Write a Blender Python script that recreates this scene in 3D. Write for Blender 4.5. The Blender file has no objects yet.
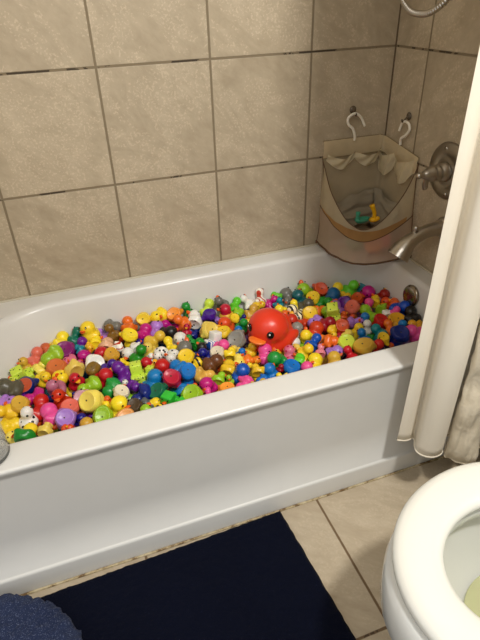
import bpy, bmesh, math, random
from mathutils import Vector, Matrix, Euler, noise
from math import sin, cos, pi, radians, sqrt
random.seed(7)
COL = bpy.context.scene.collection
def srgb(c):
    return tuple(((x/255)/12.92 if x/255 <= .04045 else ((x/255+.055)/1.055)**2.4) for x in c) + (1.0,)
# ---------------------------------------------------------------- helpers
def obj(name, bm, mat=None, parent=None, smooth=True, recalc=True):
    me = bpy.data.meshes.new(name)
    if recalc: bmesh.ops.recalc_face_normals(bm, faces=bm.faces[:])
    bm.to_mesh(me); bm.free()
    if smooth:
        for f in me.polygons: f.use_smooth = True
    o = bpy.data.objects.new(name, me); COL.objects.link(o)
    if mat:
        for m in (mat if isinstance(mat, (list, tuple)) else [mat]): me.materials.append(m)
    if parent: o.parent = parent
    return o
def tag(o, label=None, cat=None, group=None, kind=None):
    if label: o['label'] = label
    if cat: o['category'] = cat
    if group: o['group'] = group
    if kind: o['kind'] = kind
    return o
def thing(name, label, cat, loc=(0, 0, 0), group=None):
    o = bpy.data.objects.new(name, None); COL.objects.link(o)
    o.empty_display_size = .05; o.location = loc
    return tag(o, label, cat, group)
def put(o, parent):
    """parent with world placement kept (parents here carry translation only)"""
    o.parent = parent; o.matrix_parent_inverse = Matrix.Translation(parent.location).inverted(); return o
def bevel(o, w, seg=3, ang=30):
    m = o.modifiers.new('bevel', 'BEVEL'); m.width = w; m.segments = seg; m.limit_method = 'ANGLE'; m.angle_limit = radians(ang)
    return o
def box(bm, x0, x1, y0, y1, z0, z1):
    v = [bm.verts.new((x, y, z)) for z in (z0, z1) for (x, y) in ((x0, y0), (x1, y0), (x1, y1), (x0, y1))]
    for f in ((0, 3, 2, 1), (4, 5, 6, 7), (0, 1, 5, 4), (1, 2, 6, 5), (2, 3, 7, 6), (3, 0, 4, 7)): bm.faces.new([v[i] for i in f])
def loft(bm, rings, closed=True, cap0=False, cap1=False, mi=0):
    R = [[bm.verts.new(p) for p in r] for r in rings]; n = len(R[0])
    for a, b in zip(R[:-1], R[1:]):
        for i in range(n if closed else n-1):
            j = (i+1) % n
            f = bm.faces.new((a[i], a[j], b[j], b[i])); f.material_index = mi
    if cap0: bm.faces.new(R[0])
    if cap1: bm.faces.new(list(reversed(R[-1])))
    return R
def catmull(pts, n=8, closed=False):
    P = [Vector(p) for p in pts]; out = []
    N = len(P)
    for i in range(N if closed else N-1):
        if closed: a, b, c, d = P[i-1], P[i], P[(i+1) % N], P[(i+2) % N]
        else: a, b, c, d = P[max(i-1, 0)], P[i], P[i+1], P[min(i+2, N-1)]
        for k in range(n):
            t = k/n
            out.append(.5*((2*b)+(c-a)*t+(2*a-5*b+4*c-d)*t*t+(-a+3*b-3*c+d)*t**3))
    if not closed: out.append(P[-1])
    return out
def tube(bm, pts, r, seg=12, cap=True, mi=0, flat=1.0):
    """r: number or function of 0..1"""
    P = [Vector(p) for p in pts]; N = len(P); rings = []
    t0 = (P[1]-P[0]).normalized(); up = Vector((0, 0, 1)) if abs(t0.z) < .9 else Vector((1, 0, 0))
    nrm = (up - t0*up.dot(t0)).normalized()
    for i in range(N):
        t = (P[min(i+1, N-1)]-P[max(i-1, 0)]).normalized()
        nrm = (nrm - t*nrm.dot(t)).normalized(); bn = t.cross(nrm)
        rr = r(i/(N-1)) if callable(r) else r
        rings.append([P[i]+nrm*rr*cos(2*pi*k/seg)+bn*rr*flat*sin(2*pi*k/seg) for k in range(seg)])
    loft(bm, rings, cap0=cap, cap1=cap, mi=mi)
def lathe(bm, prof, M=Matrix(), seg=32, cap0=True, cap1=True):
    """prof: (radius, height) list about local Z"""
    loft(bm, [[M @ Vector((r*cos(2*pi*k/seg), r*sin(2*pi*k/seg), h)) for k in range(seg)] for r, h in prof], cap0=cap0, cap1=cap1)
def ellip(bm, c, r, sub=2, M=None):
    g = bmesh.ops.create_icosphere(bm, subdivisions=sub, radius=1)
    for v in g['verts']:
        q = Vector((v.co.x*r[0], v.co.y*r[1], v.co.z*r[2]))
        v.co = (M @ q if M else q) + Vector(c)
    return g['verts']
def axis(frm, to):
    d = (Vector(to)-Vector(frm)).normalized()
    return Matrix.Translation(Vector(frm)) @ d.to_track_quat('Z', 'Y').to_matrix().to_4x4()
# ---------------------------------------------------------------- materials
class NT:
    def __init__(s, name):
        s.m = bpy.data.materials.new(name); s.m.use_nodes = True; s.t = s.m.node_tree; s.N = s.t.nodes
        s.b = s.N['Principled BSDF']; s.out = s.N['Material Output']
    def n(s, typ, **kw):
        x = s.N.new(typ)
        for k, v in kw.items(): setattr(x, k, v)
        return x
    def l(s, a, b): s.t.links.new(a, b)
    def math(s, op, a, b=None, c=None):
        x = s.n('ShaderNodeMath', operation=op)
        for i, q in enumerate((a, b, c)):
            if q is None: continue
            if isinstance(q, (int, float)): x.inputs[i].default_value = q
            else: s.l(q, x.inputs[i])
        return x.outputs[0]
    def noise(s, scale, detail=4, rough=.5, vec=None, dist=0):
        x = s.n('ShaderNodeTexNoise'); x.inputs['Scale'].default_value = scale; x.inputs['Detail'].default_value = detail
        x.inputs['Roughness'].default_value = rough; x.inputs['Distortion'].default_value = dist
        if vec: s.l(vec, x.inputs['Vector'])
        return x.outputs['Fac']
    def ramp(s, fac, stops):
        x = s.n('ShaderNodeValToRGB'); e = x.color_ramp.elements
        while len(e) < len(stops): e.new(.5)
        for el, (p, c) in zip(e, stops): el.position = p; el.color = c if len(c) == 4 else srgb(c)
        s.l(fac, x.inputs[0]); return x.outputs[0]
    def mix(s, fac, a, b):
        x = s.n('ShaderNodeMix', data_type='RGBA')
        for sock, q in ((x.inputs[0], fac), (x.inputs[6], a), (x.inputs[7], b)):
            if isinstance(q, (int, float)): sock.default_value = q
            elif isinstance(q, tuple): sock.default_value = q if len(q) == 4 else srgb(q)
            else: s.l(q, sock)
        return x.outputs[2]
    def bump(s, h, strength=.2, dist=.01):
        x = s.n('ShaderNodeBump'); x.inputs['Strength'].default_value = strength; x.inputs['Distance'].default_value = dist
        s.l(h, x.inputs['Height']); s.l(x.outputs[0], s.b.inputs['Normal'])
    def set(s, **kw):
        for k, v in kw.items():
            i = s.b.inputs[k.replace('_', ' ')]
            if isinstance(v, (int, float, tuple)): i.default_value = v
            else: s.l(v, i)
def plain(name, c, rough=.5, metal=0, bump=None, **kw):
    t = NT(name); t.set(Base_Color=srgb(c), Roughness=rough, Metallic=metal)
    for k, v in kw.items(): t.b.inputs[k.replace('_', ' ')].default_value = v
    if bump:
        co = t.n('ShaderNodeTexCoord'); t.bump(t.noise(bump[0], 3, vec=co.outputs['Object']), bump[1], .005)
    return t.m

def tile_mat(name, ax, u0, w, v0, h, c_lo, c_hi, grout, dark, gw=.0022, rough=.42, vax='Z', blot=1.0):
    t = NT(name); co = t.n('ShaderNodeTexCoord'); sp = t.n('ShaderNodeSeparateXYZ'); t.l(co.outputs['Object'], sp.inputs[0])
    U = t.math('DIVIDE', t.math('SUBTRACT', sp.outputs[ax], u0), w); V = t.math('DIVIDE', t.math('SUBTRACT', sp.outputs[vax], v0), h)
    def dist(q, s): return t.math('MULTIPLY', t.math('ABSOLUTE', t.math('SUBTRACT', t.math('FRACT', t.math('ADD', q, .5)), .5)), s)
    du, dv = dist(U, w), dist(V, h); d = t.math('MINIMUM', du, dv)
    cid = t.n('ShaderNodeCombineXYZ'); t.l(t.math('FLOOR', U), cid.inputs[0]); t.l(t.math('FLOOR', V), cid.inputs[1])
    wn = t.n('ShaderNodeTexWhiteNoise', noise_dimensions='3D'); t.l(cid.outputs[0], wn.inputs['Vector'])
    off = t.n('ShaderNodeVectorMath', operation='SCALE'); t.l(wn.outputs['Color'], off.inputs[0]); off.inputs['Scale'].default_value = 7
    ad = t.n('ShaderNodeVectorMath', operation='ADD'); t.l(co.outputs['Object'], ad.inputs[0]); t.l(off.outputs[0], ad.inputs[1])
    m0 = t.n('ShaderNodeMapping'); t.l(ad.outputs[0], m0.inputs[0]); m0.inputs['Rotation'].default_value = (0, -.7, 0) if (ax == 'X' and vax == 'Z') else ((.7, 0, 0) if vax == 'Z' else (0, 0, .6))
    mp = t.n('ShaderNodeMapping'); t.l(m0.outputs[0], mp.inputs[0]); mp.inputs['Scale'].default_value = (.9, 1.1, 1.6) if vax == 'Z' else (.8, 2.0, 1)
    n1 = t.noise(4.5, 7, .66, mp.outputs[0], 1.1); n2 = t.noise(26, 6, .65, mp.outputs[0], .3); n3 = t.noise(150, 3, .6, ad.outputs[0])
    v = t.math('ADD', t.math('MULTIPLY', n1, .62), t.math('MULTIPLY', n2, .38))
    base = t.ramp(v, [(.33, c_lo), (.52, tuple((a+b)/2 for a, b in zip(c_lo, c_hi))), (.72, c_hi)])
    pit = t.math('MULTIPLY', t.math('GREATER_THAN', n3, .57), t.math('GREATER_THAN', n1, .50))
    base = t.mix(t.math('MULTIPLY', pit, .30*blot), base, tuple(min(255, a*1.14) for a in c_hi))
    val = t.n('ShaderNodeHueSaturation'); t.l(base, val.inputs['Color']); t.l(t.math('ADD', .95, t.math('MULTIPLY', wn.outputs['Value'], .08)), val.inputs['Value'])
    wob = t.math('ADD', d, t.math('MULTIPLY', t.math('SUBTRACT', t.noise(60, 3, .5, co.outputs['Object']), .5), .0015))
    g = t.n('ShaderNodeMapRange'); t.l(wob, g.inputs[0]); g.inputs[1].default_value = gw*.8; g.inputs[2].default_value = gw*1.35; g.inputs[3].default_value = 1; g.inputs[4].default_value = 0
    mold = t.math('GREATER_THAN', t.noise(9, 4, .7, co.outputs['Object']), .54)
    moldh = t.math('MULTIPLY', mold, t.math('LESS_THAN', dv, gw*.75))
    gc = t.mix(t.math('MULTIPLY', moldh, .85), grout, dark)
    t.set(Base_Color=t.mix(g.outputs[0], val.outputs[0], gc), Roughness=t.math('ADD', rough, t.math('MULTIPLY', g.outputs[0], .4)))
    hgt = t.math('ADD', t.math('SUBTRACT', 1, g.outputs[0]), t.math('ADD', t.math('MULTIPLY', n2, .5), t.math('MULTIPLY', pit, .15)))
    t.bump(hgt, .35, .003)
    return t.m
TW_LO, TW_HI = (163, 148, 123), (199, 184, 158)
M_back = tile_mat('tile_back', 'X', -.3043, .33, .7502, .3303, TW_LO, TW_HI, (128, 114, 90), (44, 33, 22), gw=.0033)
M_side = tile_mat('tile_side', 'Y', -.170, .33, .7502, .3303, TW_LO, TW_HI, (128, 114, 90), (44, 33, 22), gw=.0033)
M_floor = tile_mat('tile_floor', 'X', -.610, .5, -1.139, .5, (166, 150, 126), (196, 182, 158), (110, 88, 62), (60, 44, 28), gw=.0030, rough=.38, vax='Y', blot=.5)
def tub_mat():
    t = NT('tub_enamel'); co = t.n('ShaderNodeTexCoord')
    n = t.noise(3, 5, .6, co.outputs['Object'])
    t.set(Base_Color=t.ramp(n, [(.3, (214, 213, 208)), (.7, (222, 221, 216))]), Roughness=.36, Coat_Weight=.25, Coat_Roughness=.2)
    return t.m
M_tub = tub_mat()
M_ceil = plain('ceiling_paint', (225, 220, 210), .8, bump=(80, .1))
M_porc = plain('porcelain', (222, 223, 218), .14, Coat_Weight=.5, Coat_Roughness=.05, bump=(6, .01))
M_seat = plain('seat_plastic', (230, 230, 222), .24, Coat_Weight=.3, bump=(8, .01))
M_nickel = plain('brushed_nickel', (190, 184, 174), .3, 1, bump=(220, .05))
M_nickel_d = plain('dull_nickel', (160, 152, 140), .38, 1, bump=(160, .06))
M_chrome = plain('chrome', (200, 195, 185), .16, 1, bump=(40, .02))

# ---------------------------------------------------------------- the room
def struct(name, bm, mat, smooth=False):
    o = obj(name, bm, mat, smooth=smooth); o['kind'] = 'structure'; return o
bm = bmesh.new(); box(bm, -3.0, .12, -3.0, .12, -.10, 0); struct('floor', bm, M_floor)
bm = bmesh.new(); box(bm, -1.65, .12, .0, .10, 0, 2.45); struct('wall_back', bm, M_back)
bm = bmesh.new(); box(bm, .0, .10, -3.0, 0, 0, 2.45); struct('wall_right', bm, M_side)
bm = bmesh.new(); box(bm, -1.65, -1.525, -.755, 0, 0, 2.45); struct('wall_left', bm, M_side)
bm = bmesh.new(); box(bm, -3.0, .12, -3.0, .12, 2.45, 2.5); struct('ceiling', bm, M_ceil)
# ---------------------------------------------------------------- bathtub
H = .4213
def outline(x0, x1, y0, y1, rl, rr, rf, z, n=10, m=14):
    """closed loop; corner radii: rl back-left, rr right corners, rf front-left"""
    P = []
    def arc(cx, cy, r, a0):
        for k in range(n+1):
            a = a0+pi/2*k/n; P.append(Vector((cx+r*cos(a), cy+r*sin(a), z)))
    def seg(a, b):
        for k in range(1, m): P.append(a.lerp(b, k/m))
    cs = [(x1-rr, y0+rr, rr, -pi/2), (x1-rr, y1-rr, rr, 0), (x0+rl, y1-rl, rl, pi/2), (x0+rf, y0+rf, rf, pi)]
    for i, c in enumerate(cs):
        arc(*c)
        d = cs[(i+1) % 4]; nxt = Vector((d[0]+d[2]*cos(d[3]), d[1]+d[2]*sin(d[3]), z)); seg(P[-1].copy(), nxt)
    return P
def inner(d, e=0):
    z = H-d
    return outline(-1.47+.6*d+e, -.075-.15*d-e, -.672+.15*d+e, -.078-.25*d-e, .25, .12, .12, z)
rings = []
X0, X1, Y0, Y1 = -1.522, -.003, -.760, -.003
def outer(z, ins, r=.004): return outline(X0+ins, X1-ins, Y0+ins, Y1-ins, r, r, r, z)
for z, ins in ((.0, .001), (.061, .001), (.0655, .0022), (.0685, .0055), (.070, .009), (.20, .0095), (.388, .0095), (.401, .0075), (.4055, .002)): rings.append(outer(z, ins))
for k in range(7):
    a = pi/2*k/6; rings.append(outer(H-.006+.006*sin(a), .006*(1-cos(a)), .004+.008*(k/6)))
for ex in (-.030, -.018):
    rings.append(outline(-1.47+ex, -.075-ex, -.672+ex, -.078-ex, .25-ex, .12-ex, .12-ex, H))
for k in range(7):
    a = pi/2*k/6; r = .013
    rings.append(inner(r*(1-cos(a)) if k else 0, -r+r*sin(a)))
for d in (.03, .06, .10, .15, .20, .25, .29): rings.append(inner(d))
rings.append(inner(.312, .012)); rings.append(inner(.325, .04)); rings.append(inner(.33, .08))
bm = bmesh.new(); loft(bm, rings, cap1=True)
tub = thing('bathtub', 'white built-in bathtub along the tiled back wall, filled with rubber ducks', 'bathtub', (-.76, -.38, 0))
put(obj('basin', bm, M_tub), tub)
bm = bmesh.new(); oc = Vector((-.0862, -.386, .364)); M = axis(oc, oc+Vector((-1, 0, .15)))
lathe(bm, [(.037, -.002), (.0375, .003), (.035, .0075), (.028, .0095), (.012, .0105), (.0005, .0107)], M, 40)
ofp = put(obj('overflow_plate', bm, plain('worn_chrome', (150, 140, 124), .2, 1, bump=(40, .03))), tub); ofp['label'] = 'round chrome overflow plate'
bm = bmesh.new()
for s in (-1, 1): lathe(bm, [(.0035, .009), (.0035, .0118), (.0005, .0125)], M @ Matrix.Translation((0, s*.012, 0)), 12)
o = obj('screw', bm, M_nickel_d); o.parent = ofp; o.matrix_parent_inverse = Matrix.Translation(tub.location).inverted()
def caulk_mat():
    t = NT('caulk'); co = t.n('ShaderNodeTexCoord'); n = t.noise(35, 5, .7, co.outputs['Object'])
    t.set(Base_Color=t.ramp(n, [(.40, (110, 84, 50)), (.48, (170, 152, 116)), (.6, (196, 182, 150))]), Roughness=.7); return t.m
M_caulk = caulk_mat()
def strip(name, p0, p1, r, mat):
    bm = bmesh.new(); N = 90; P = []
    for i in range(N+1):
        q = Vector(p0).lerp(Vector(p1), i/N); P.append(q)
    tube(bm, P, lambda t: r*(1+.18*noise.noise((t*40, r*900, 0))), 8); o = struct(name, bm, mat, True); return o
strip('trim_1', (-1.52, -.7625, .0015), (-.002, -.7625, .0010), .0034, M_caulk)
M_caulk2 = plain('white_caulk', (190, 182, 160), .5, bump=(60, .1))
strip('trim_2', (-1.52, -.004, H+.001), (-.004, -.004, H+.001), .0045, M_caulk2)
M_cg = plain('corner_grout', (98, 82, 60), .8, bump=(60, .2))
strip('trim_4', (-.0012, -.0012, H), (-.0012, -.0012, 2.44), .0030, M_cg)
strip('trim_3', (-.004, -.004, H+.001), (-.004, -.755, H+.001), .0045, M_caulk2)
# ---------------------------------------------------------------- rubber ducks
C_ = dict(YE=(246,212,40), YL=(240,216,96), YO=(236,178,36), YT=(238,196,84), MU=(214,172,58), OR=(232,104,30), OL=(250,160,50), RD=(196,22,24),
 DR=(150,12,22), RO=(220,78,34), GR=(26,142,44), LG=(104,206,44), LM=(150,198,36), LY=(206,224,70), DL=(206,226,74), KG=(50,190,50), DG=(16,104,72),
 TG=(6,112,92), TD=(4,88,96), TL=(16,132,146), BT=(10,100,150), BL=(16,120,196), RB=(10,72,186), NV=(12,24,124), ID=(54,20,134), PU=(98,24,142),
 PM=(128,26,108), MG=(190,20,128), PK=(234,80,156), PS=(222,130,150), PD=(224,112,134), MV=(190,112,134), LP=(208,158,174), LV=(172,122,208),
 SA=(236,128,96), PC=(240,196,152), TC=(206,104,54), OT=(238,170,92), OB=(128,92,32), BO=(202,96,20), BN=(108,68,34), DB=(78,62,44),
 GY=(112,110,102), GR8=(146,144,134), GD=(84,80,64), GH=(92,98,98), GY2=(20,132,32), BK=(26,24,24), WH=(238,236,228), IV=(236,226,196),
 WB=(238,236,228), WR=(238,234,220), WU=(232,234,234), RP=(196,14,22), BW=(26,26,28), TW=(240,226,190), YR=(244,206,60), MR=(222,172,50),
 BE=(242,206,40), NR=(16,28,120), OG2=(234,96,22))
HEAD = dict(GH='YE', GY2='YE', YR='RD', MR='RD', BW='WH', KG='KG', WU='WH', TW='TW')
BASE = dict(NR='TC', GH='YE', BW='WH')
PAT = dict(DL=('spot', (60, 70, 20), 9, .2), WB=('spot', (20, 20, 20), 7, .25), PD=('spot', (190, 30, 60), 8, .24), PS=('spot', (190, 70, 110), 9, .16), RP=('spot', (245, 235, 230), 6, .22),
 WR=('wave', (190, 30, 30), 2.6, .8), TW=('wave', (30, 26, 22), 3.0, .66), BE=('wave', (24, 20, 22), 2.2, .58), WU=('wave', (30, 80, 170), 3.4, .74))
def duck_mat(code):
    t = NT('duck_'+code.lower()); base = srgb(C_[code]); col = base
    co = t.n('ShaderNodeTexCoord')
    if code in PAT:
        k, c2, sc, th = PAT[code]
        if k == 'spot':
            v = t.n('ShaderNodeTexVoronoi'); v.inputs['Scale'].default_value = sc*.55; t.l(co.outputs['Object'], v.inputs['Vector'])
            f = t.math('LESS_THAN', v.outputs['Distance'], th)
        else:
            v = t.n('ShaderNodeTexWave'); v.inputs['Scale'].default_value = sc*.5; v.inputs['Distortion'].default_value = 3; t.l(co.outputs['Object'], v.inputs['Vector'])
            f = t.math('GREATER_THAN', v.outputs['Fac'], th)
        col = t.mix(f, base, c2)
    oi = t.n('ShaderNodeObjectInfo'); hs = t.n('ShaderNodeHueSaturation')
    if isinstance(col, tuple): hs.inputs['Color'].default_value = col
    else: t.l(col, hs.inputs['Color'])
    t.l(t.math('ADD', .90, t.math('MULTIPLY', oi.outputs['Random'], .18)), hs.inputs['Value'])
    t.l(t.math('ADD', .488, t.math('MULTIPLY', oi.outputs['Random'], .024)), hs.inputs['Hue'])
    t.set(Base_Color=hs.outputs[0], Roughness=.34, Subsurface_Weight=.12, Subsurface_Radius=(.6, .35, .2), Subsurface_Scale=.008)
    t.bump(t.noise(2.5, 2, .5, co.outputs['Object']), .08, .05)
    return t.m
DM = {}
def dm(c):
    if c not in DM: DM[c] = duck_mat(c)
    return DM[c]
M_beak = plain('beak_orange', (232, 96, 20), .35, bump=(4, .02)); M_beak2 = plain('beak_yellow', (244, 176, 30), .35, bump=(4, .02)); M_eye = plain('eye_black', (14, 12, 12), .12, bump=(4, .01)); M_hole = plain('squeaker_dark', (70, 60, 40), .6, bump=(9, .02))
def blend(parts, voxel=.05, smooth=6, cut=-.40):
    """one continuous vinyl skin grown over overlapping ellipsoids"""
    bm = bmesh.new()
    for p in parts:
        if len(p) == 2: ellip(bm, p[0], p[1], 3)
        else: ellip(bm, p[0], p[1], 3, Euler(p[2]).to_matrix())
    me = bpy.data.meshes.new('tmp'); bm.to_mesh(me); bm.free()
    o = bpy.data.objects.new('tmp', me); COL.objects.link(o)
    r = o.modifiers.new('r', 'REMESH'); r.mode = 'VOXEL'; r.voxel_size = voxel
    s = o.modifiers.new('s', 'SMOOTH'); s.factor = .6; s.iterations = smooth
    dg = bpy.context.evaluated_depsgraph_get(); dg.update()
    m2 = bpy.data.meshes.new_from_object(o.evaluated_get(dg))
    bpy.data.objects.remove(o); bpy.data.meshes.remove(me)
    bm = bmesh.new(); bm.from_mesh(m2); bpy.data.meshes.remove(m2)
    if cut is not None:
        bmesh.ops.bisect_plane(bm, geom=bm.verts[:]+bm.edges[:]+bm.faces[:], plane_co=(0, 0, cut), plane_no=(0, 0, -1), clear_outer=True)
        ed = [e for e in bm.edges if e.is_boundary]
        f = bmesh.ops.contextual_create(bm, geom=ed)
        base = [x for x in bm.faces if len(x.verts) > 6]
        r = bmesh.ops.inset_region(bm, faces=base, thickness=.035, depth=.0)
        for x in bm.faces:
            if all(abs(v.co.z-cut) < 1e-4 for v in x.verts): x.material_index = 2
        for x in base:
            if x.is_valid:
                bmesh.ops.translate(bm, verts=list(x.verts), vec=(0, 0, .03))
    return bm
def duck_mesh(name, parts, hc, hr, cut=-.33, **kw):
    bm = blend(parts, cut=cut, **kw)
    bmesh.ops.recalc_face_normals(bm, faces=bm.faces[:])
    for f in bm.faces:
        if f.material_index == 2: continue
        c = f.calc_center_median()
        if (c-Vector(hc)).length < hr*1.12 and c.z > hc[2]-hr*.72: f.material_index = 1
    me = bpy.data.meshes.new(name); bm.to_mesh(me); bm.free()
    for f in me.polygons: f.use_smooth = True
    for _ in range(3): me.materials.append(dm('YE'))
    return me
SH = {
 'classic': dict(parts=[((-.04, 0, -.14), (.47, .37, .32)), ((-.42, 0, .02), (.15, .13, .13)), ((-.32, 0, -.06), (.20, .22, .2)), ((.15, 0, .30), (.28, .27, .27)), ((-.08, .33, -.08), (.24, .09, .15), (0, .3, 0)), ((-.08, -.33, -.08), (.24, .09, .15), (0, .3, 0))], hc=(.15, 0, .30), hr=.28, ex=.25, ey=.15, ez=.36),
 'plump': dict(parts=[((-.03, 0, -.13), (.42, .40, .34)), ((-.38, 0, .0), (.14, .12, .12)), ((.08, 0, .27), (.33, .33, .31)), ((-.02, .38, -.1), (.17, .08, .15)), ((-.02, -.38, -.1), (.17, .08, .15))], hc=(.08, 0, .27), hr=.33, ex=.33, ey=.17, ez=.33),
 'slim': dict(parts=[((-.02, 0, -.16), (.38, .31, .32)), ((-.38, 0, .02), (.16, .12, .10)), ((-.28, 0, -.02), (.16, .18, .16)), ((.10, 0, .36), (.24, .24, .24)), ((.06, 0, .14), (.17, .17, .18)), ((-.04, .28, -.1), (.22, .08, .14)), ((-.04, -.28, -.1), (.22, .08, .14))], hc=(.10, 0, .36), hr=.24, ex=.20, ey=.13, ez=.42)}
ME = {k: duck_mesh('duck_body', v['parts'], v['hc'], v['hr']) for k, v in SH.items()}
def block_mesh():
    bm = bmesh.new(); box(bm, -.45, .35, -.36, .36, -.40, .10); box(bm, -.14, .46, -.30, .30, .04, .62); box(bm, -.58, -.40, -.14, .14, -.02, .18)
    bmesh.ops.bevel(bm, geom=bm.edges[:], offset=.07, segments=3, affect='EDGES', profile=.5)
    bmesh.ops.recalc_face_normals(bm, faces=bm.faces[:])
    for f in bm.faces:
        c = f.calc_center_median()
        if c.z > .12: f.material_index = 1
    me = bpy.data.meshes.new('duck_body'); bm.to_mesh(me); bm.free()
    for f in me.polygons: f.use_smooth = True
    for _ in range(3): me.materials.append(dm('YE'))
    return me
ME['block'] = block_mesh(); SH['block'] = dict(ex=.44, ey=.16, ez=.44)
def to_mesh(bm, name, mat):
    bmesh.ops.recalc_face_normals(bm, faces=bm.faces[:]); me = bpy.data.meshes.new(name); bm.to_mesh(me); bm.free()
    for f in me.polygons: f.use_smooth = True
    me.materials.append(mat); return me
def beak_mesh():
    bm = bmesh.new(); ellip(bm, (.0, 0, .018), (.15, .115, .038), 2, Euler((0, -.22, 0)).to_matrix()); ellip(bm, (-.01, 0, -.025), (.125, .095, .03), 2, Euler((0, .12, 0)).to_matrix())
    return to_mesh(bm, 'beak', M_beak)
ME_beak = beak_mesh()
def eye_mesh():
    bm = bmesh.new(); ellip(bm, (0, 0, 0), (.03, .036, .05), 2); return to_mesh(bm, 'eye', M_eye)
ME_eye = eye_mesh()
bm = bmesh.new(); lathe(bm, [(.032, 0), (.032, .006), (.02, .008), (.02, .002), (.001, .002)], seg=16); ME_hole = to_mesh(bm, 'squeaker', M_hole)
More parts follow.
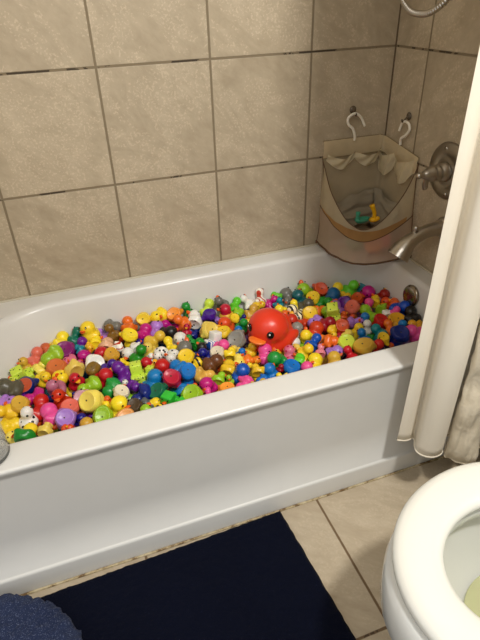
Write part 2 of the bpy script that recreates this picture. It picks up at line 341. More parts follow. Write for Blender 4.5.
DUCKS=[
('GD','L',0.078,-1.3785,-0.3358,0.3168,-0.15,0.93,-0.33,-0.78,0.1,0.62,'olive grey rubber duck tilted over against a lavender one'),
('LV','S',0.0629,-1.3791,-0.3842,0.3039,-0.47,-0.66,0.59,0.88,-0.37,0.28,'lavender rubber duck lying on its side against a purple one'),
('NR','B',0.078,-1.3343,-0.3178,0.2987,-0.95,-0.09,-0.31,0.17,0.68,-0.71,'orange-based navy rubber duck bottom up against a spotted pale lime one'),
('MG','S',0.0661,-1.3138,-0.3811,0.3014,0.01,-0.95,0.32,-1.0,0.02,0.09,'magenta rubber duck lying on its side against a teal one'),
('MU','B',0.0626,-1.3463,-0.4197,0.3075,0.42,-0.88,-0.24,0.0,0.27,-0.96,'mustard rubber duck bottom up against an orange one'),
('RD','L',0.078,-1.2993,-0.4355,0.3053,0.56,0.7,-0.44,-0.11,0.59,0.8,'red rubber duck tilted over against a navy one'),
('PK','L',0.0704,-1.2719,-0.4823,0.311,0.31,0.76,-0.57,-0.42,0.65,0.63,'pink rubber duck tilted over against a pale yellow one'),
('YE','L',0.0611,-1.3855,-0.4293,0.3128,-0.77,0.62,0.18,-0.38,-0.66,0.65,'yellow rubber duck tilted over between a mustard and a lavender one'),
('YE','S',0.0599,-1.374,-0.4713,0.2974,0.46,-0.72,-0.52,0.88,0.44,0.17,'yellow rubber duck lying on its side against a white black-spotted one'),
('WB','L',0.0632,-1.3302,-0.4778,0.3144,0.4,0.87,0.29,-0.1,-0.28,0.96,'white black-spotted rubber duck tilted over against an orange one'),
('GY2','S',0.0686,-1.3333,-0.5271,0.3067,0.57,0.17,-0.81,0.15,0.94,0.3,'green yellow-headed rubber duck lying on its side against a pale yellow one'),
('YL','S',0.0581,-1.2839,-0.5291,0.3084,-0.36,0.22,-0.91,0.41,0.91,0.05,'pale yellow rubber duck lying on its side against a lavender one'),
('MV','L',0.078,-1.2565,-0.3697,0.3077,0.45,0.53,0.72,-0.31,-0.67,0.68,'mauve rubber duck tilted over against a navy one'),
('TC','L',0.0733,-1.2688,-0.1743,0.3064,0.06,0.74,-0.67,-0.41,0.63,0.66,'terracotta rubber duck tilted over against a salmon one'),
('LM','S',0.0721,-1.2573,-0.2246,0.3219,-0.06,-0.06,-1.0,-0.87,-0.49,0.08,'lime green rubber duck lying on its side against a pale yellow one'),
('SA','L',0.068,-1.3054,-0.1977,0.3106,0.19,0.97,-0.17,0.31,0.1,0.95,'salmon rubber duck tilted over against a mustard one'),
('MU','U',0.0603,-1.334,-0.2264,0.3089,-0.94,-0.34,0.1,0.04,0.19,0.98,'mustard rubber duck sitting upright against a salmon one'),
('DL','K',0.0575,-1.3431,-0.2672,0.3074,-0.95,-0.18,-0.24,-0.2,-0.18,0.96,'spotted pale lime rubber duck sitting upright against a pale yellow one'),
('DL','K',0.0405,-1.3686,-0.29,0.2989,-0.14,-0.86,0.49,0.3,0.44,0.85,'spotted pale lime rubber duck sitting upright against an olive grey one'),
('YL','S',0.055,-1.2939,-0.2512,0.3059,-0.48,0.85,-0.23,0.84,0.52,0.15,'pale yellow rubber duck lying on its side against a purple one'),
('YE','U',0.0578,-1.285,-0.3049,0.3065,0.03,-0.99,-0.14,0.47,-0.11,0.88,'yellow rubber duck sitting upright against a terracotta one'),
('TC','B',0.0749,-1.2481,-0.2723,0.296,0.45,-0.86,-0.25,-0.04,0.26,-0.96,'terracotta rubber duck bottom up against a pink spotted one'),
('YE','L',0.078,-1.2267,-0.1473,0.3183,0.32,0.62,-0.71,0.22,0.69,0.7,'yellow rubber duck tilted over against a teal green one'),
('TG','L',0.07,-1.1811,-0.1324,0.3134,-0.55,0.84,-0.0,0.65,0.43,0.63,'teal green rubber duck tilted over against a purple one'),
('PU','L',0.0636,-1.1703,-0.17,0.2989,0.14,0.96,-0.25,0.43,0.17,0.89,'purple rubber duck tilted over against a golden yellow one'),
('YE','U',0.0766,-1.1333,-0.1278,0.3219,-0.64,-0.75,0.18,-0.03,0.25,0.97,'yellow rubber duck sitting upright against a lavender one'),
('LV','L',0.0646,-1.0971,-0.1308,0.294,0.12,0.87,-0.47,-0.58,0.45,0.68,'lavender rubber duck tilted over between a yellow and a grey one'),
('PC','S',0.0601,-1.089,-0.1958,0.3029,-0.0,0.27,-0.96,0.29,0.92,0.26,'peach rubber duck lying on its side against a yellow one'),
('YE','S',0.0486,-1.1213,-0.1695,0.3026,0.9,-0.04,0.43,0.08,1.0,-0.06,'yellow rubber duck lying on its side against a golden yellow one'),
('YO','U',0.0476,-1.1452,-0.2004,0.3077,-0.05,-0.85,-0.52,0.19,-0.52,0.83,'golden yellow rubber duck sitting upright against a teal one'),
('PM','B',0.078,-1.2151,-0.2001,0.305,0.62,-0.71,-0.34,0.04,0.46,-0.89,'plum rubber duck bottom up against a teal one'),
('TL','S',0.0401,-1.1757,-0.205,0.3132,0.48,0.88,0.01,-0.87,0.47,0.17,'teal rubber duck lying on its side against a golden yellow one'),
('MG','U',0.0552,-1.1634,-0.2361,0.3046,-0.5,-0.83,-0.27,-0.03,-0.29,0.96,'magenta rubber duck sitting upright against a pink spotted one'),
('PD','S',0.047,-1.2083,-0.2469,0.3059,0.22,-0.74,0.64,-0.97,-0.21,0.1,'pink spotted rubber duck lying on its side against a pink spotted one'),
('PD','U',0.0375,-1.1824,-0.2641,0.2989,0.36,-0.93,0.07,-0.06,0.05,1.0,'pink spotted rubber duck sitting upright against a pink spotted one'),
('RP','U',0.0674,-1.1148,-0.2362,0.2954,0.2,-0.97,-0.1,0.16,-0.07,0.98,'white-dotted red rubber duck sitting upright against a peach one'),
('WH','B',0.0742,-1.1391,-0.2839,0.3,0.83,0.53,0.19,-0.32,0.72,-0.62,'white rubber duck bottom up against an olive brown one'),
('OB','B',0.0567,-1.1423,-0.331,0.3057,-0.24,-0.97,-0.08,0.26,0.02,-0.97,'olive brown rubber duck bottom up against a red one'),
('YL','S',0.0726,-1.1999,-0.2987,0.3103,-0.14,0.01,-0.99,-0.24,0.97,0.04,'pale yellow rubber duck lying on its side between a pink spotted and a blue one'),
('ID','L',0.0548,-1.0983,-0.3225,0.3055,0.88,0.45,-0.15,0.29,-0.27,0.92,'indigo rubber duck tilted over against an olive brown one'),
('YE','S',0.0566,-1.2383,-0.3221,0.3035,-0.47,-0.13,0.87,0.51,-0.84,0.15,'yellow rubber duck lying on its side against a mauve one'),
('RD','U',0.072,-1.198,-0.3545,0.3051,0.45,-0.89,-0.06,-0.18,-0.16,0.97,'red rubber duck sitting upright against a lime green one'),
('LM','S',0.0727,-1.1633,-0.3958,0.3093,0.28,-0.95,0.11,-0.96,-0.27,0.09,'lime green rubber duck lying on its side against a pale mauve one'),
('RD','L',0.0659,-1.1198,-0.3695,0.305,0.75,0.65,0.08,0.25,-0.41,0.88,'red rubber duck tilted over against an olive brown one'),
('RP','U',0.0773,-1.2423,-0.4278,0.3105,-0.18,-0.98,0.06,-0.11,0.08,0.99,'white-dotted red rubber duck sitting upright against a navy one'),
('LP','B',0.0613,-1.1901,-0.438,0.3061,-0.82,-0.4,-0.4,0.02,0.69,-0.73,'pale mauve rubber duck bottom up against a navy one'),
('YL','B',0.078,-1.1585,-0.4778,0.3193,-0.44,0.84,0.31,0.53,0.53,-0.66,'pale yellow rubber duck bottom up against a red-orange one'),
('SA','B',0.064,-1.22,-0.4747,0.3027,0.96,-0.24,-0.16,-0.11,0.21,-0.97,'salmon rubber duck bottom up against a pale mauve one'),
('LV','B',0.0666,-1.236,-0.5186,0.3121,-0.95,-0.27,-0.15,-0.03,0.57,-0.82,'lavender rubber duck bottom up against a red-orange one'),
('RO','S',0.0337,-1.2313,-0.5543,0.3126,-0.3,-0.39,0.87,0.89,-0.43,0.12,'red-orange rubber duck lying on its side against a lavender one'),
('NV','U',0.044,-1.1966,-0.5206,0.3002,0.08,-0.98,0.19,0.01,0.19,0.98,'navy rubber duck sitting upright against a lavender one'),
('LM','B',0.0653,-1.141,-0.5415,0.3053,-0.24,-0.76,-0.61,0.06,0.61,-0.79,'lime green rubber duck bottom up against a mustard one'),
('MU','L',0.0559,-1.1859,-0.5585,0.3024,0.55,0.77,-0.31,-0.15,0.46,0.87,'mustard rubber duck tilted over against a red-orange one'),
('NV','U',0.0272,-1.2065,-0.4087,0.2996,-0.12,-0.99,-0.09,-0.08,-0.08,0.99,'navy rubber duck sitting upright against a pale mauve one'),
('GY','S',0.0589,-1.0581,-0.1227,0.3188,0.35,0.62,-0.7,0.91,-0.42,0.08,'grey rubber duck lying on its side against an olive brown one'),
('YE','B',0.0681,-0.9552,-0.1245,0.3239,-0.97,0.23,0.05,0.16,0.8,-0.58,'yellow rubber duck bottom up touching grey, yellow and orange ones'),
('YE','S',0.0678,-0.9032,-0.1245,0.3236,0.42,-0.82,0.38,-0.91,-0.37,0.2,'yellow rubber duck lying on its side against a light orange one'),
('OR','L',0.07,-1.007,-0.1273,0.3152,-0.26,0.74,-0.62,0.17,0.67,0.72,'orange rubber duck tilted over against a deep orange one'),
('OG2','S',0.0651,-1.0282,-0.1627,0.2968,-0.66,0.74,-0.09,-0.75,-0.65,0.11,'deep orange rubber duck lying on its side against an olive brown one'),
('OB','U',0.0622,-1.0649,-0.1637,0.3231,-0.58,0.81,-0.03,-0.13,-0.06,0.99,'olive brown rubber duck sitting upright against a grey one'),
('GY','L',0.0644,-0.9694,-0.1405,0.2873,-0.18,0.92,-0.34,0.14,0.36,0.92,'grey rubber duck tilted over against an orange one'),
('LV','L',0.073,-0.9221,-0.1645,0.2978,-0.0,0.75,-0.66,0.34,0.63,0.7,'lavender rubber duck tilted over against a magenta one'),
('MG','L',0.0635,-0.9634,-0.1843,0.31,0.18,0.9,-0.39,0.44,0.28,0.86,'magenta rubber duck tilted over against a navy one'),
('YE','B',0.0734,-1.0187,-0.2082,0.3136,0.76,-0.52,-0.39,-0.34,0.19,-0.92,'yellow rubber duck bottom up against a red-stitched white one'),
('MU','L',0.078,-0.9417,-0.2333,0.3043,0.52,0.83,-0.2,0.7,-0.28,0.66,'mustard rubber duck tilted over against a magenta one'),
('NV','S',0.0474,-0.9818,-0.2189,0.2953,0.3,-0.61,0.73,-0.95,-0.13,0.28,'navy rubber duck lying on its side against a magenta one'),
('YL','U',0.0624,-0.9662,-0.278,0.3029,-0.53,-0.84,0.14,-0.08,0.21,0.97,'pale yellow rubber duck sitting upright against a white one'),
('WR','S',0.0511,-1.0649,-0.2321,0.3027,0.06,-0.21,-0.98,-0.98,-0.21,-0.02,'red-stitched white rubber duck lying on its side against a peach one'),
('WH','S',0.0469,-1.0051,-0.2485,0.3044,-0.6,-0.03,-0.8,-0.09,1.0,0.03,'white rubber duck lying on its side against a black white-bellied one'),
('BW','U',0.0583,-1.0342,-0.2737,0.3024,-0.45,-0.88,-0.15,0.23,-0.28,0.93,'black white-bellied rubber duck sitting upright against a white one'),
('MR','B',0.0705,-1.0821,-0.277,0.3029,0.13,0.98,0.14,0.08,0.14,-0.99,'mustard red-headed rubber duck bottom up against a yellow one'),
('GR','U',0.0739,-1.0047,-0.313,0.3154,0.54,0.84,0.06,0.28,-0.25,0.93,'green rubber duck sitting upright against a white one'),
('WB','S',0.053,-0.9396,-0.3204,0.3081,-0.95,0.24,0.18,-0.21,-0.97,0.16,'white black-spotted rubber duck lying on its side against a white one'),
('WH','U',0.0369,-0.9686,-0.3139,0.3024,-0.23,-0.97,-0.09,0.08,-0.11,0.99,'white rubber duck sitting upright against a white black-spotted one'),
('YR','U',0.0522,-0.985,-0.355,0.3071,-0.97,-0.24,-0.07,-0.13,0.23,0.97,'yellow red-headed rubber duck sitting upright against a spotted pale lime one'),
('YE','S',0.0378,-1.0549,-0.3095,0.303,0.24,0.14,-0.96,0.16,0.97,0.18,'yellow rubber duck lying on its side against a black white-bellied one'),
('YE','U',0.0363,-1.0381,-0.3345,0.3004,0.35,-0.87,-0.35,0.06,-0.35,0.93,'yellow rubber duck sitting upright between a green and a teal one'),
('PU','L',0.0742,-1.0663,-0.366,0.3078,0.39,0.91,0.14,-0.75,0.22,0.63,'purple rubber duck tilted over against a white black-spotted one'),
('GR','S',0.0642,-1.1063,-0.4199,0.2999,0.22,-0.46,-0.86,-0.71,-0.68,0.18,'green rubber duck lying on its side against a red-orange one'),
('IV','B',0.0641,-1.081,-0.4629,0.3024,0.61,-0.73,-0.29,-0.13,0.27,-0.95,'ivory rubber duck bottom up against a red-orange one'),
('PU','S',0.046,-1.0429,-0.4402,0.3035,0.98,0.16,0.11,0.11,-0.93,0.36,'purple rubber duck lying on its side against a white black-spotted one'),
('WB','U',0.0387,-1.0651,-0.4154,0.3016,-0.27,-0.96,-0.11,0.14,-0.15,0.98,'white black-spotted rubber duck sitting upright against a purple one'),
('DL','K',0.0574,-1.0245,-0.3915,0.3102,0.08,0.99,-0.13,-0.05,0.14,0.99,'spotted pale lime rubber duck sitting upright against a white black-spotted one'),
('DL','K',0.0343,-0.9897,-0.3895,0.3009,0.57,0.81,-0.13,0.07,0.11,0.99,'spotted pale lime rubber duck sitting upright touching green, yellow red-headed and spotted pale lime ones'),
('BL','U',0.073,-0.9845,-0.4314,0.3006,0.91,-0.4,0.11,0.05,0.39,0.92,'blue rubber duck sitting upright against a spotted pale lime one'),
('NV','S',0.0657,-1.0309,-0.4836,0.3007,-0.05,-0.39,-0.92,-1.0,-0.04,0.07,'navy rubber duck lying on its side against a purple one'),
('DG','B',0.0744,-0.979,-0.4899,0.2957,-0.76,-0.39,-0.52,0.43,0.3,-0.85,'deep green rubber duck bottom up against a green block-headed one'),
('YE','U',0.0737,-1.0974,-0.5115,0.3052,0.71,-0.7,0.03,-0.0,0.04,1.0,'yellow rubber duck sitting upright against a dark brown one'),
('DB','B',0.0547,-1.0543,-0.5298,0.303,-0.13,-0.9,-0.41,0.21,0.38,-0.9,'dark brown rubber duck bottom up against a grey yellow-headed one'),
('GH','S',0.0575,-1.0125,-0.528,0.3028,0.27,-0.96,0.06,0.94,0.27,0.22,'grey yellow-headed rubber duck lying on its side against a bee-striped one'),
('LM','L',0.0668,-1.0326,-0.5719,0.3066,0.62,0.71,0.33,-0.13,-0.32,0.94,'lime green rubber duck tilted over against a bee-striped one'),
('OT','B',0.0645,-1.0853,-0.5646,0.304,0.73,0.59,0.35,-0.0,0.51,-0.86,'tan orange rubber duck bottom up against a dark brown one'),
('BE','U',0.0395,-0.9927,-0.5608,0.3018,0.88,0.48,-0.07,0.07,0.02,1.0,'bee-striped rubber duck sitting upright against a grey yellow-headed one'),
('RD','L',0.0695,-0.9459,-0.3823,0.297,-0.62,0.7,0.36,0.16,-0.34,0.93,'red rubber duck tilted over against a spotted pale lime one'),
('RO','U',0.0301,-1.1229,-0.4638,0.3,0.18,-0.98,-0.06,0.01,-0.06,1.0,'red-orange rubber duck sitting upright against a yellow one'),
('YE','U',0.0335,-1.1292,-0.4867,0.2954,0.33,0.94,-0.02,-0.01,0.02,1.0,'yellow rubber duck sitting upright between a red-orange and a purple one'),
('OL','B',0.0728,-0.8502,-0.128,0.316,-0.93,-0.06,-0.36,0.23,0.67,-0.71,'light orange rubber duck bottom up against a green one'),
('GR','L',0.0668,-0.7999,-0.1254,0.3188,0.37,0.92,0.15,-0.39,0.0,0.92,'green rubber duck tilted over against a white black-spotted one'),
('MG','L',0.0688,-0.8743,-0.1601,0.2912,-0.12,0.94,-0.31,-0.63,0.17,0.76,'magenta rubber duck tilted over against a light orange one'),
('OR','L',0.0645,-0.8358,-0.1779,0.3134,-0.07,0.93,0.36,-0.72,-0.29,0.63,'orange rubber duck tilted over against a light orange one'),
('WB','S',0.0663,-0.7886,-0.1725,0.3135,-0.74,0.27,0.62,0.46,0.87,0.17,'white black-spotted rubber duck lying on its side against an orange one'),
('LY','L',0.0764,-0.7306,-0.13,0.313,-0.08,0.97,-0.22,0.49,0.23,0.84,'pale lime rubber duck tilted over against a grey one'),
('ID','B',0.0671,-0.7417,-0.182,0.3121,0.95,0.28,-0.12,-0.16,0.14,-0.98,'indigo rubber duck bottom up against a lavender one'),
('BK','L',0.0672,-0.8915,-0.2089,0.3019,0.82,0.54,-0.16,0.5,-0.56,0.66,'black rubber duck tilted over against a magenta one'),
('WH','U',0.0677,-0.8616,-0.2497,0.2951,-0.37,-0.93,-0.08,0.15,-0.14,0.98,'white rubber duck sitting upright against a black one'),
('RD','U',0.0478,-0.8294,-0.2192,0.3072,-0.38,-0.87,0.31,0.2,0.25,0.95,'red rubber duck sitting upright against a white one'),
('YL','B',0.078,-0.766,-0.248,0.302,0.83,0.55,0.03,-0.39,0.63,-0.67,'pale yellow rubber duck bottom up against a blue-marked white one'),
('GR','S',0.0505,-0.8343,-0.2815,0.3048,-0.87,0.14,0.46,0.23,0.97,0.12,'green rubber duck lying on its side against a green one'),
('GR','L',0.0473,-0.8134,-0.3063,0.3015,0.63,0.56,-0.53,0.29,0.47,0.83,'green rubber duck tilted over against a black one'),
('YE','L',0.0649,-0.9021,-0.2803,0.3031,0.3,0.77,-0.57,-0.17,0.63,0.76,'yellow rubber duck tilted over between a white and a grey one'),
('GY','L',0.0723,-0.8649,-0.3185,0.2995,0.45,0.75,0.48,0.01,-0.55,0.84,'grey rubber duck tilted over against a green one'),
('WU','K',0.0528,-0.766,-0.3077,0.3076,0.91,0.31,-0.26,0.19,0.24,0.95,'blue-marked white rubber duck sitting upright against a blue one'),
('BK','L',0.0468,-0.8107,-0.3382,0.3053,-0.5,0.76,0.42,0.13,-0.41,0.9,'black rubber duck tilted over against a green one'),
('NV','U',0.0565,-0.8118,-0.3749,0.3106,-0.98,-0.19,-0.05,-0.02,-0.19,0.98,'navy rubber duck sitting upright against a navy one'),
('NV','S',0.0372,-0.8373,-0.3568,0.2947,0.88,0.23,-0.43,-0.11,0.96,0.27,'navy rubber duck lying on its side against a black one'),
('WB','S',0.0525,-0.9076,-0.3425,0.3038,-0.7,0.28,0.66,-0.37,-0.93,0.0,'white black-spotted rubber duck lying on its side against a grey one'),
('YE','B',0.0642,-0.8717,-0.3704,0.3061,-0.97,-0.09,-0.22,0.17,0.39,-0.91,'yellow rubber duck bottom up against a bee-striped one'),
('BL','S',0.0619,-0.9044,-0.406,0.3073,0.58,0.7,-0.41,-0.68,0.7,0.23,'blue rubber duck lying on its side between a yellow and a red one'),
('BL','B',0.0653,-0.8857,-0.4512,0.307,-0.33,-0.92,-0.19,-0.02,0.21,-0.98,'blue rubber duck bottom up against a magenta one'),
('RD','B',0.0763,-0.9349,-0.4587,0.3123,-0.46,0.8,0.38,0.14,0.49,-0.86,'red rubber duck bottom up against a teal one'),
('BL','S',0.0551,-0.9154,-0.5023,0.2973,-0.03,0.28,-0.96,0.29,0.92,0.26,'blue rubber duck lying on its side against a teal one'),
('BE','U',0.0514,-0.8356,-0.4031,0.3016,-0.97,-0.16,-0.21,-0.17,-0.2,0.97,'bee-striped rubber duck sitting upright against a yellow one'),
('YE','U',0.0313,-0.8587,-0.4235,0.3061,-0.97,0.19,-0.12,-0.08,0.19,0.98,'yellow rubber duck sitting upright against a bee-striped one'),
('YT','S',0.0639,-0.8393,-0.4607,0.3018,0.39,0.27,-0.88,0.9,-0.32,0.3,'tan yellow rubber duck lying on its side against a yellow one'),
('MG','U',0.0637,-0.8442,-0.5101,0.3035,-0.51,-0.83,-0.2,-0.15,-0.15,0.98,'magenta rubber duck sitting upright against a pink one'),
('PK','S',0.0441,-0.8516,-0.551,0.3049,-0.77,-0.06,0.64,0.18,0.94,0.3,'pink rubber duck lying on its side against a magenta one'),
('LM','B',0.0698,-0.8952,-0.543,0.3094,0.31,0.8,0.52,0.31,0.43,-0.85,'lime green rubber duck bottom up against a green block-headed one'),
('KG','K',0.0534,-0.9597,-0.5338,0.3044,-0.67,-0.75,-0.01,0.06,-0.06,1.0,'green block-headed rubber duck sitting upright touching green block-headed, bee-striped and deep green ones'),
('KG','K',0.0352,-0.9357,-0.557,0.3049,0.46,-0.87,-0.17,0.02,-0.19,0.98,'green block-headed rubber duck sitting upright touching green block-headed, lime green and bee-striped ones'),
('BN','L',0.0653,-0.8021,-0.4293,0.3117,0.48,0.86,-0.15,0.72,-0.3,0.62,'brown rubber duck tilted over against a bee-striped one'),
('IV','B',0.0563,-0.7735,-0.3855,0.304,0.45,-0.89,-0.11,0.22,0.23,-0.95,'ivory rubber duck bottom up against a navy one'),
('LM','S',0.0456,-0.8054,-0.4946,0.3057,0.87,-0.47,0.17,0.45,0.88,0.14,'lime green rubber duck lying on its side against a tan yellow one'),
('GY','L',0.0677,-0.6782,-0.1253,0.3204,-0.03,0.83,0.56,-0.52,-0.49,0.7,'grey rubber duck tilted over against a yellow red-headed one'),
('LG','L',0.0674,-0.6299,-0.1287,0.3062,0.46,0.5,-0.73,0.48,0.55,0.68,'bright green rubber duck tilted over against a white one'),
('LM','S',0.0544,-0.6324,-0.1751,0.3015,0.37,-0.14,-0.92,0.6,0.79,0.12,'lime green rubber duck lying on its side against a yellow red-headed one'),
('WH','L',0.0582,-0.584,-0.1254,0.3074,0.47,0.79,0.39,-0.73,0.11,0.67,'white rubber duck tilted over against a bright green one'),
('MU','L',0.0703,-0.5919,-0.1953,0.3042,0.73,0.2,-0.66,0.41,0.65,0.64,'mustard rubber duck tilted over between a lime green and a yellow one'),
('YE','S',0.0513,-0.5534,-0.1669,0.3066,-0.3,-0.4,0.87,0.94,-0.29,0.19,'yellow rubber duck lying on its side against a red-stitched white one'),
('WR','L',0.0688,-0.5348,-0.1268,0.3154,0.66,0.71,-0.25,0.01,0.32,0.95,'red-stitched white rubber duck tilted over against a yellow one'),
('MG','L',0.063,-0.4975,-0.1459,0.2957,0.06,0.83,0.56,0.6,-0.48,0.64,'magenta rubber duck tilted over against a bright green one'),
('TL','U',0.0419,-0.4836,-0.1783,0.3108,0.89,-0.39,0.21,-0.17,0.15,0.97,'teal rubber duck sitting upright against a grey one'),
('YR','U',0.0636,-0.6758,-0.1709,0.3126,-0.97,0.2,0.16,0.16,0.0,0.99,'yellow red-headed rubber duck sitting upright against a lavender one'),
('LV','S',0.0492,-0.7064,-0.1969,0.2977,0.06,0.57,-0.82,0.97,0.16,0.18,'lavender rubber duck lying on its side against an indigo one'),
('YE','B',0.0443,-0.6634,-0.2126,0.3032,-0.95,-0.32,-0.04,-0.09,0.4,-0.91,'yellow rubber duck bottom up between a navy and a yellow red-headed one'),
('NV','U',0.0355,-0.6335,-0.2143,0.3007,0.86,-0.44,-0.25,0.37,0.21,0.9,'navy rubber duck sitting upright against a green one'),
('OR','U',0.0697,-0.7001,-0.2412,0.3053,-0.93,-0.36,0.09,0.04,0.17,0.99,'orange rubber duck sitting upright against a green one'),
('GR','L',0.0541,-0.649,-0.2564,0.3017,0.74,0.57,0.36,-0.05,-0.49,0.87,'green rubber duck tilted over between a yellow and a navy one'),
('YE','B',0.0594,-0.7225,-0.2867,0.303,-0.96,0.22,-0.19,0.19,-0.02,-0.98,'yellow rubber duck bottom up against a blue-marked white one'),
('BL','L',0.053,-0.6754,-0.2887,0.3005,0.16,0.8,-0.59,0.42,0.48,0.77,'blue rubber duck tilted over against a yellow one'),
('GR8','B',0.075,-0.6944,-0.3344,0.303,-0.71,-0.22,-0.67,0.45,0.58,-0.67,'light grey rubber duck bottom up against a pale yellow one'),
('YE','S',0.0366,-0.6179,-0.2398,0.3006,0.61,-0.19,-0.77,0.47,0.87,0.16,'yellow rubber duck lying on its side between a navy and a green one'),
('PK','U',0.0575,-0.7511,-0.347,0.3034,0.95,0.31,-0.11,0.25,-0.47,0.85,'pink rubber duck sitting upright against a blue-marked white one'),
('YE','S',0.0486,-0.7361,-0.3941,0.3085,0.75,0.1,-0.66,0.23,0.89,0.4,'yellow rubber duck lying on its side against an ivory one'),
('BL','U',0.0363,-0.7041,-0.402,0.3041,0.89,-0.46,0.02,-0.0,0.05,1.0,'blue rubber duck sitting upright between a pale yellow and a yellow one'),
('YL','L',0.0379,-0.7116,-0.3745,0.299,-0.48,0.83,0.28,-0.36,-0.48,0.8,'pale yellow rubber duck tilted over against a blue one'),
('YE','U',0.0528,-0.671,-0.3923,0.3007,0.95,-0.3,-0.04,0.06,0.06,1.0,'yellow rubber duck sitting upright between a blue and a pale yellow one'),
('YL','S',0.0475,-0.7238,-0.4352,0.3024,0.58,-0.3,0.76,0.09,0.95,0.31,'pale yellow rubber duck lying on its side touching blue, orange and yellow ones'),
('OR','S',0.0586,-0.6836,-0.4411,0.2987,-0.37,-0.87,0.33,0.93,-0.35,0.12,'orange rubber duck lying on its side against a pale yellow one'),
('PK','L',0.0664,-0.6384,-0.437,0.3065,0.72,0.64,-0.28,-0.06,0.45,0.89,'pink rubber duck tilted over against a green one'),
('GR','L',0.0695,-0.6212,-0.4845,0.309,0.23,0.72,0.66,-0.61,-0.42,0.67,'green rubber duck tilted over against a dark red one'),
('YE','S',0.0611,-0.7617,-0.4551,0.3011,-0.56,0.61,-0.56,0.59,0.77,0.26,'yellow rubber duck lying on its side against a brown one'),
('RB','L',0.0674,-0.7354,-0.4978,0.3026,-0.43,0.77,0.47,0.41,-0.3,0.86,'royal blue rubber duck tilted over between a yellow and a lime green one'),
('YE','L',0.0403,-0.7017,-0.4739,0.301,-0.11,0.73,0.67,-0.19,-0.68,0.71,'yellow rubber duck tilted over touching yellow, orange and royal blue ones'),
('YE','S',0.0464,-0.69,-0.5037,0.3107,-0.74,0.45,-0.49,0.38,0.89,0.25,'yellow rubber duck lying on its side between a yellow and a blue one'),
('BL','U',0.0687,-0.6571,-0.521,0.2943,0.83,0.36,0.42,-0.51,0.18,0.84,'blue rubber duck sitting upright against a dark red one'),
('PK','S',0.0622,-0.7468,-0.5464,0.3054,0.28,-0.94,-0.19,-0.94,-0.31,0.16,'pink rubber duck lying on its side against a mustard one'),
('LM','U',0.0377,-0.7784,-0.5103,0.3026,-0.18,-0.97,0.15,-0.12,0.18,0.98,'lime green rubber duck sitting upright against a lime green one'),
('OL','B',0.0624,-0.799,-0.558,0.302,0.98,-0.22,0.03,0.06,0.14,-0.99,'light orange rubber duck bottom up against a lime green one'),
('MU','L',0.0502,-0.7096,-0.5694,0.308,0.76,-0.35,-0.54,0.59,0.04,0.81,'mustard rubber duck tilted over against a blue one'),
('BL','S',0.0384,-0.6909,-0.5427,0.3011,-0.06,-0.86,-0.5,-0.98,-0.05,0.19,'blue rubber duck lying on its side against a mustard one'),
('LG','S',0.0441,-0.4686,-0.1212,0.3056,-0.89,0.33,-0.3,0.28,0.94,0.21,'bright green rubber duck lying on its side against a magenta one'),
('GY','L',0.074,-0.4267,-0.1332,0.2967,0.63,0.77,-0.03,-0.53,0.46,0.72,'grey rubber duck tilted over against a grey one'),
('GY','U',0.0511,-0.4499,-0.1766,0.2977,-0.6,-0.72,0.35,0.29,0.22,0.93,'grey rubber duck sitting upright against a yellow one'),
('TD','L',0.0686,-0.4041,-0.1765,0.3089,0.57,0.76,0.31,-0.43,-0.04,0.9,'dark teal rubber duck tilted over against a yellow one'),
('LM','L',0.078,-0.3619,-0.1326,0.3044,-0.01,0.72,0.69,-0.34,-0.66,0.68,'lime green rubber duck tilted over against a dark teal one'),
('OR','B',0.078,-0.2974,-0.1435,0.3012,0.57,-0.71,-0.41,0.27,0.64,-0.72,'orange rubber duck bottom up against a teal blue one'),
('YE','B',0.0661,-0.3493,-0.1886,0.2989,0.96,-0.17,0.24,0.28,0.29,-0.92,'yellow rubber duck bottom up against a dark teal one'),
('GR','L',0.0632,-0.3257,-0.2315,0.3044,0.95,-0.22,0.22,-0.31,-0.72,0.62,'green rubber duck tilted over against a teal blue one'),
('GD','L',0.0624,-0.3982,-0.2264,0.3049,0.56,0.71,0.42,0.27,-0.63,0.72,'olive grey rubber duck tilted over against a yellow one'),
('OR','S',0.0592,-0.3621,-0.259,0.2946,0.16,-0.97,-0.17,0.98,0.14,0.11,'orange rubber duck lying on its side against a green one'),
('YE','U',0.0417,-0.4347,-0.2066,0.3067,0.23,0.91,0.33,-0.32,-0.25,0.91,'yellow rubber duck sitting upright against an olive grey one'),
('TW','U',0.0723,-0.4512,-0.2479,0.3018,-0.92,-0.39,0.05,-0.03,0.2,0.98,'tiger-striped white rubber duck sitting upright against a yellow one'),
('YE','L',0.0518,-0.491,-0.219,0.302,0.14,0.88,0.45,-0.75,-0.2,0.63,'yellow rubber duck tilted over against a tiger-striped white one'),
('OR','L',0.0463,-0.497,-0.2578,0.3019,0.2,0.97,0.1,0.41,-0.17,0.9,'orange rubber duck tilted over against a tiger-striped white one'),
('RD','L',0.0682,-0.4902,-0.3024,0.3023,0.39,0.77,0.51,-0.19,-0.47,0.86,'red rubber duck tilted over against a red one'),
('GR8','U',0.0641,-0.4933,-0.3554,0.301,0.01,1.0,-0.03,0.23,0.02,0.97,'light grey rubber duck sitting upright against a lime green one'),
('YE','B',0.0673,-0.4066,-0.279,0.2987,0.49,-0.81,-0.32,0.29,0.49,-0.82,'yellow rubber duck bottom up against a red one'),
('LV','S',0.061,-0.4147,-0.3284,0.2996,0.21,-0.81,0.55,-0.98,-0.15,0.15,'lavender rubber duck lying on its side against a dark red one'),
('DR','L',0.0592,-0.3882,-0.3644,0.312,0.93,0.27,-0.23,0.34,-0.48,0.81,'dark red rubber duck tilted over touching yellow, lavender and dark red ones'),
('RD','L',0.0755,-0.4375,-0.3764,0.2989,0.36,0.89,-0.26,0.41,0.1,0.91,'red rubber duck tilted over against a dark red one'),
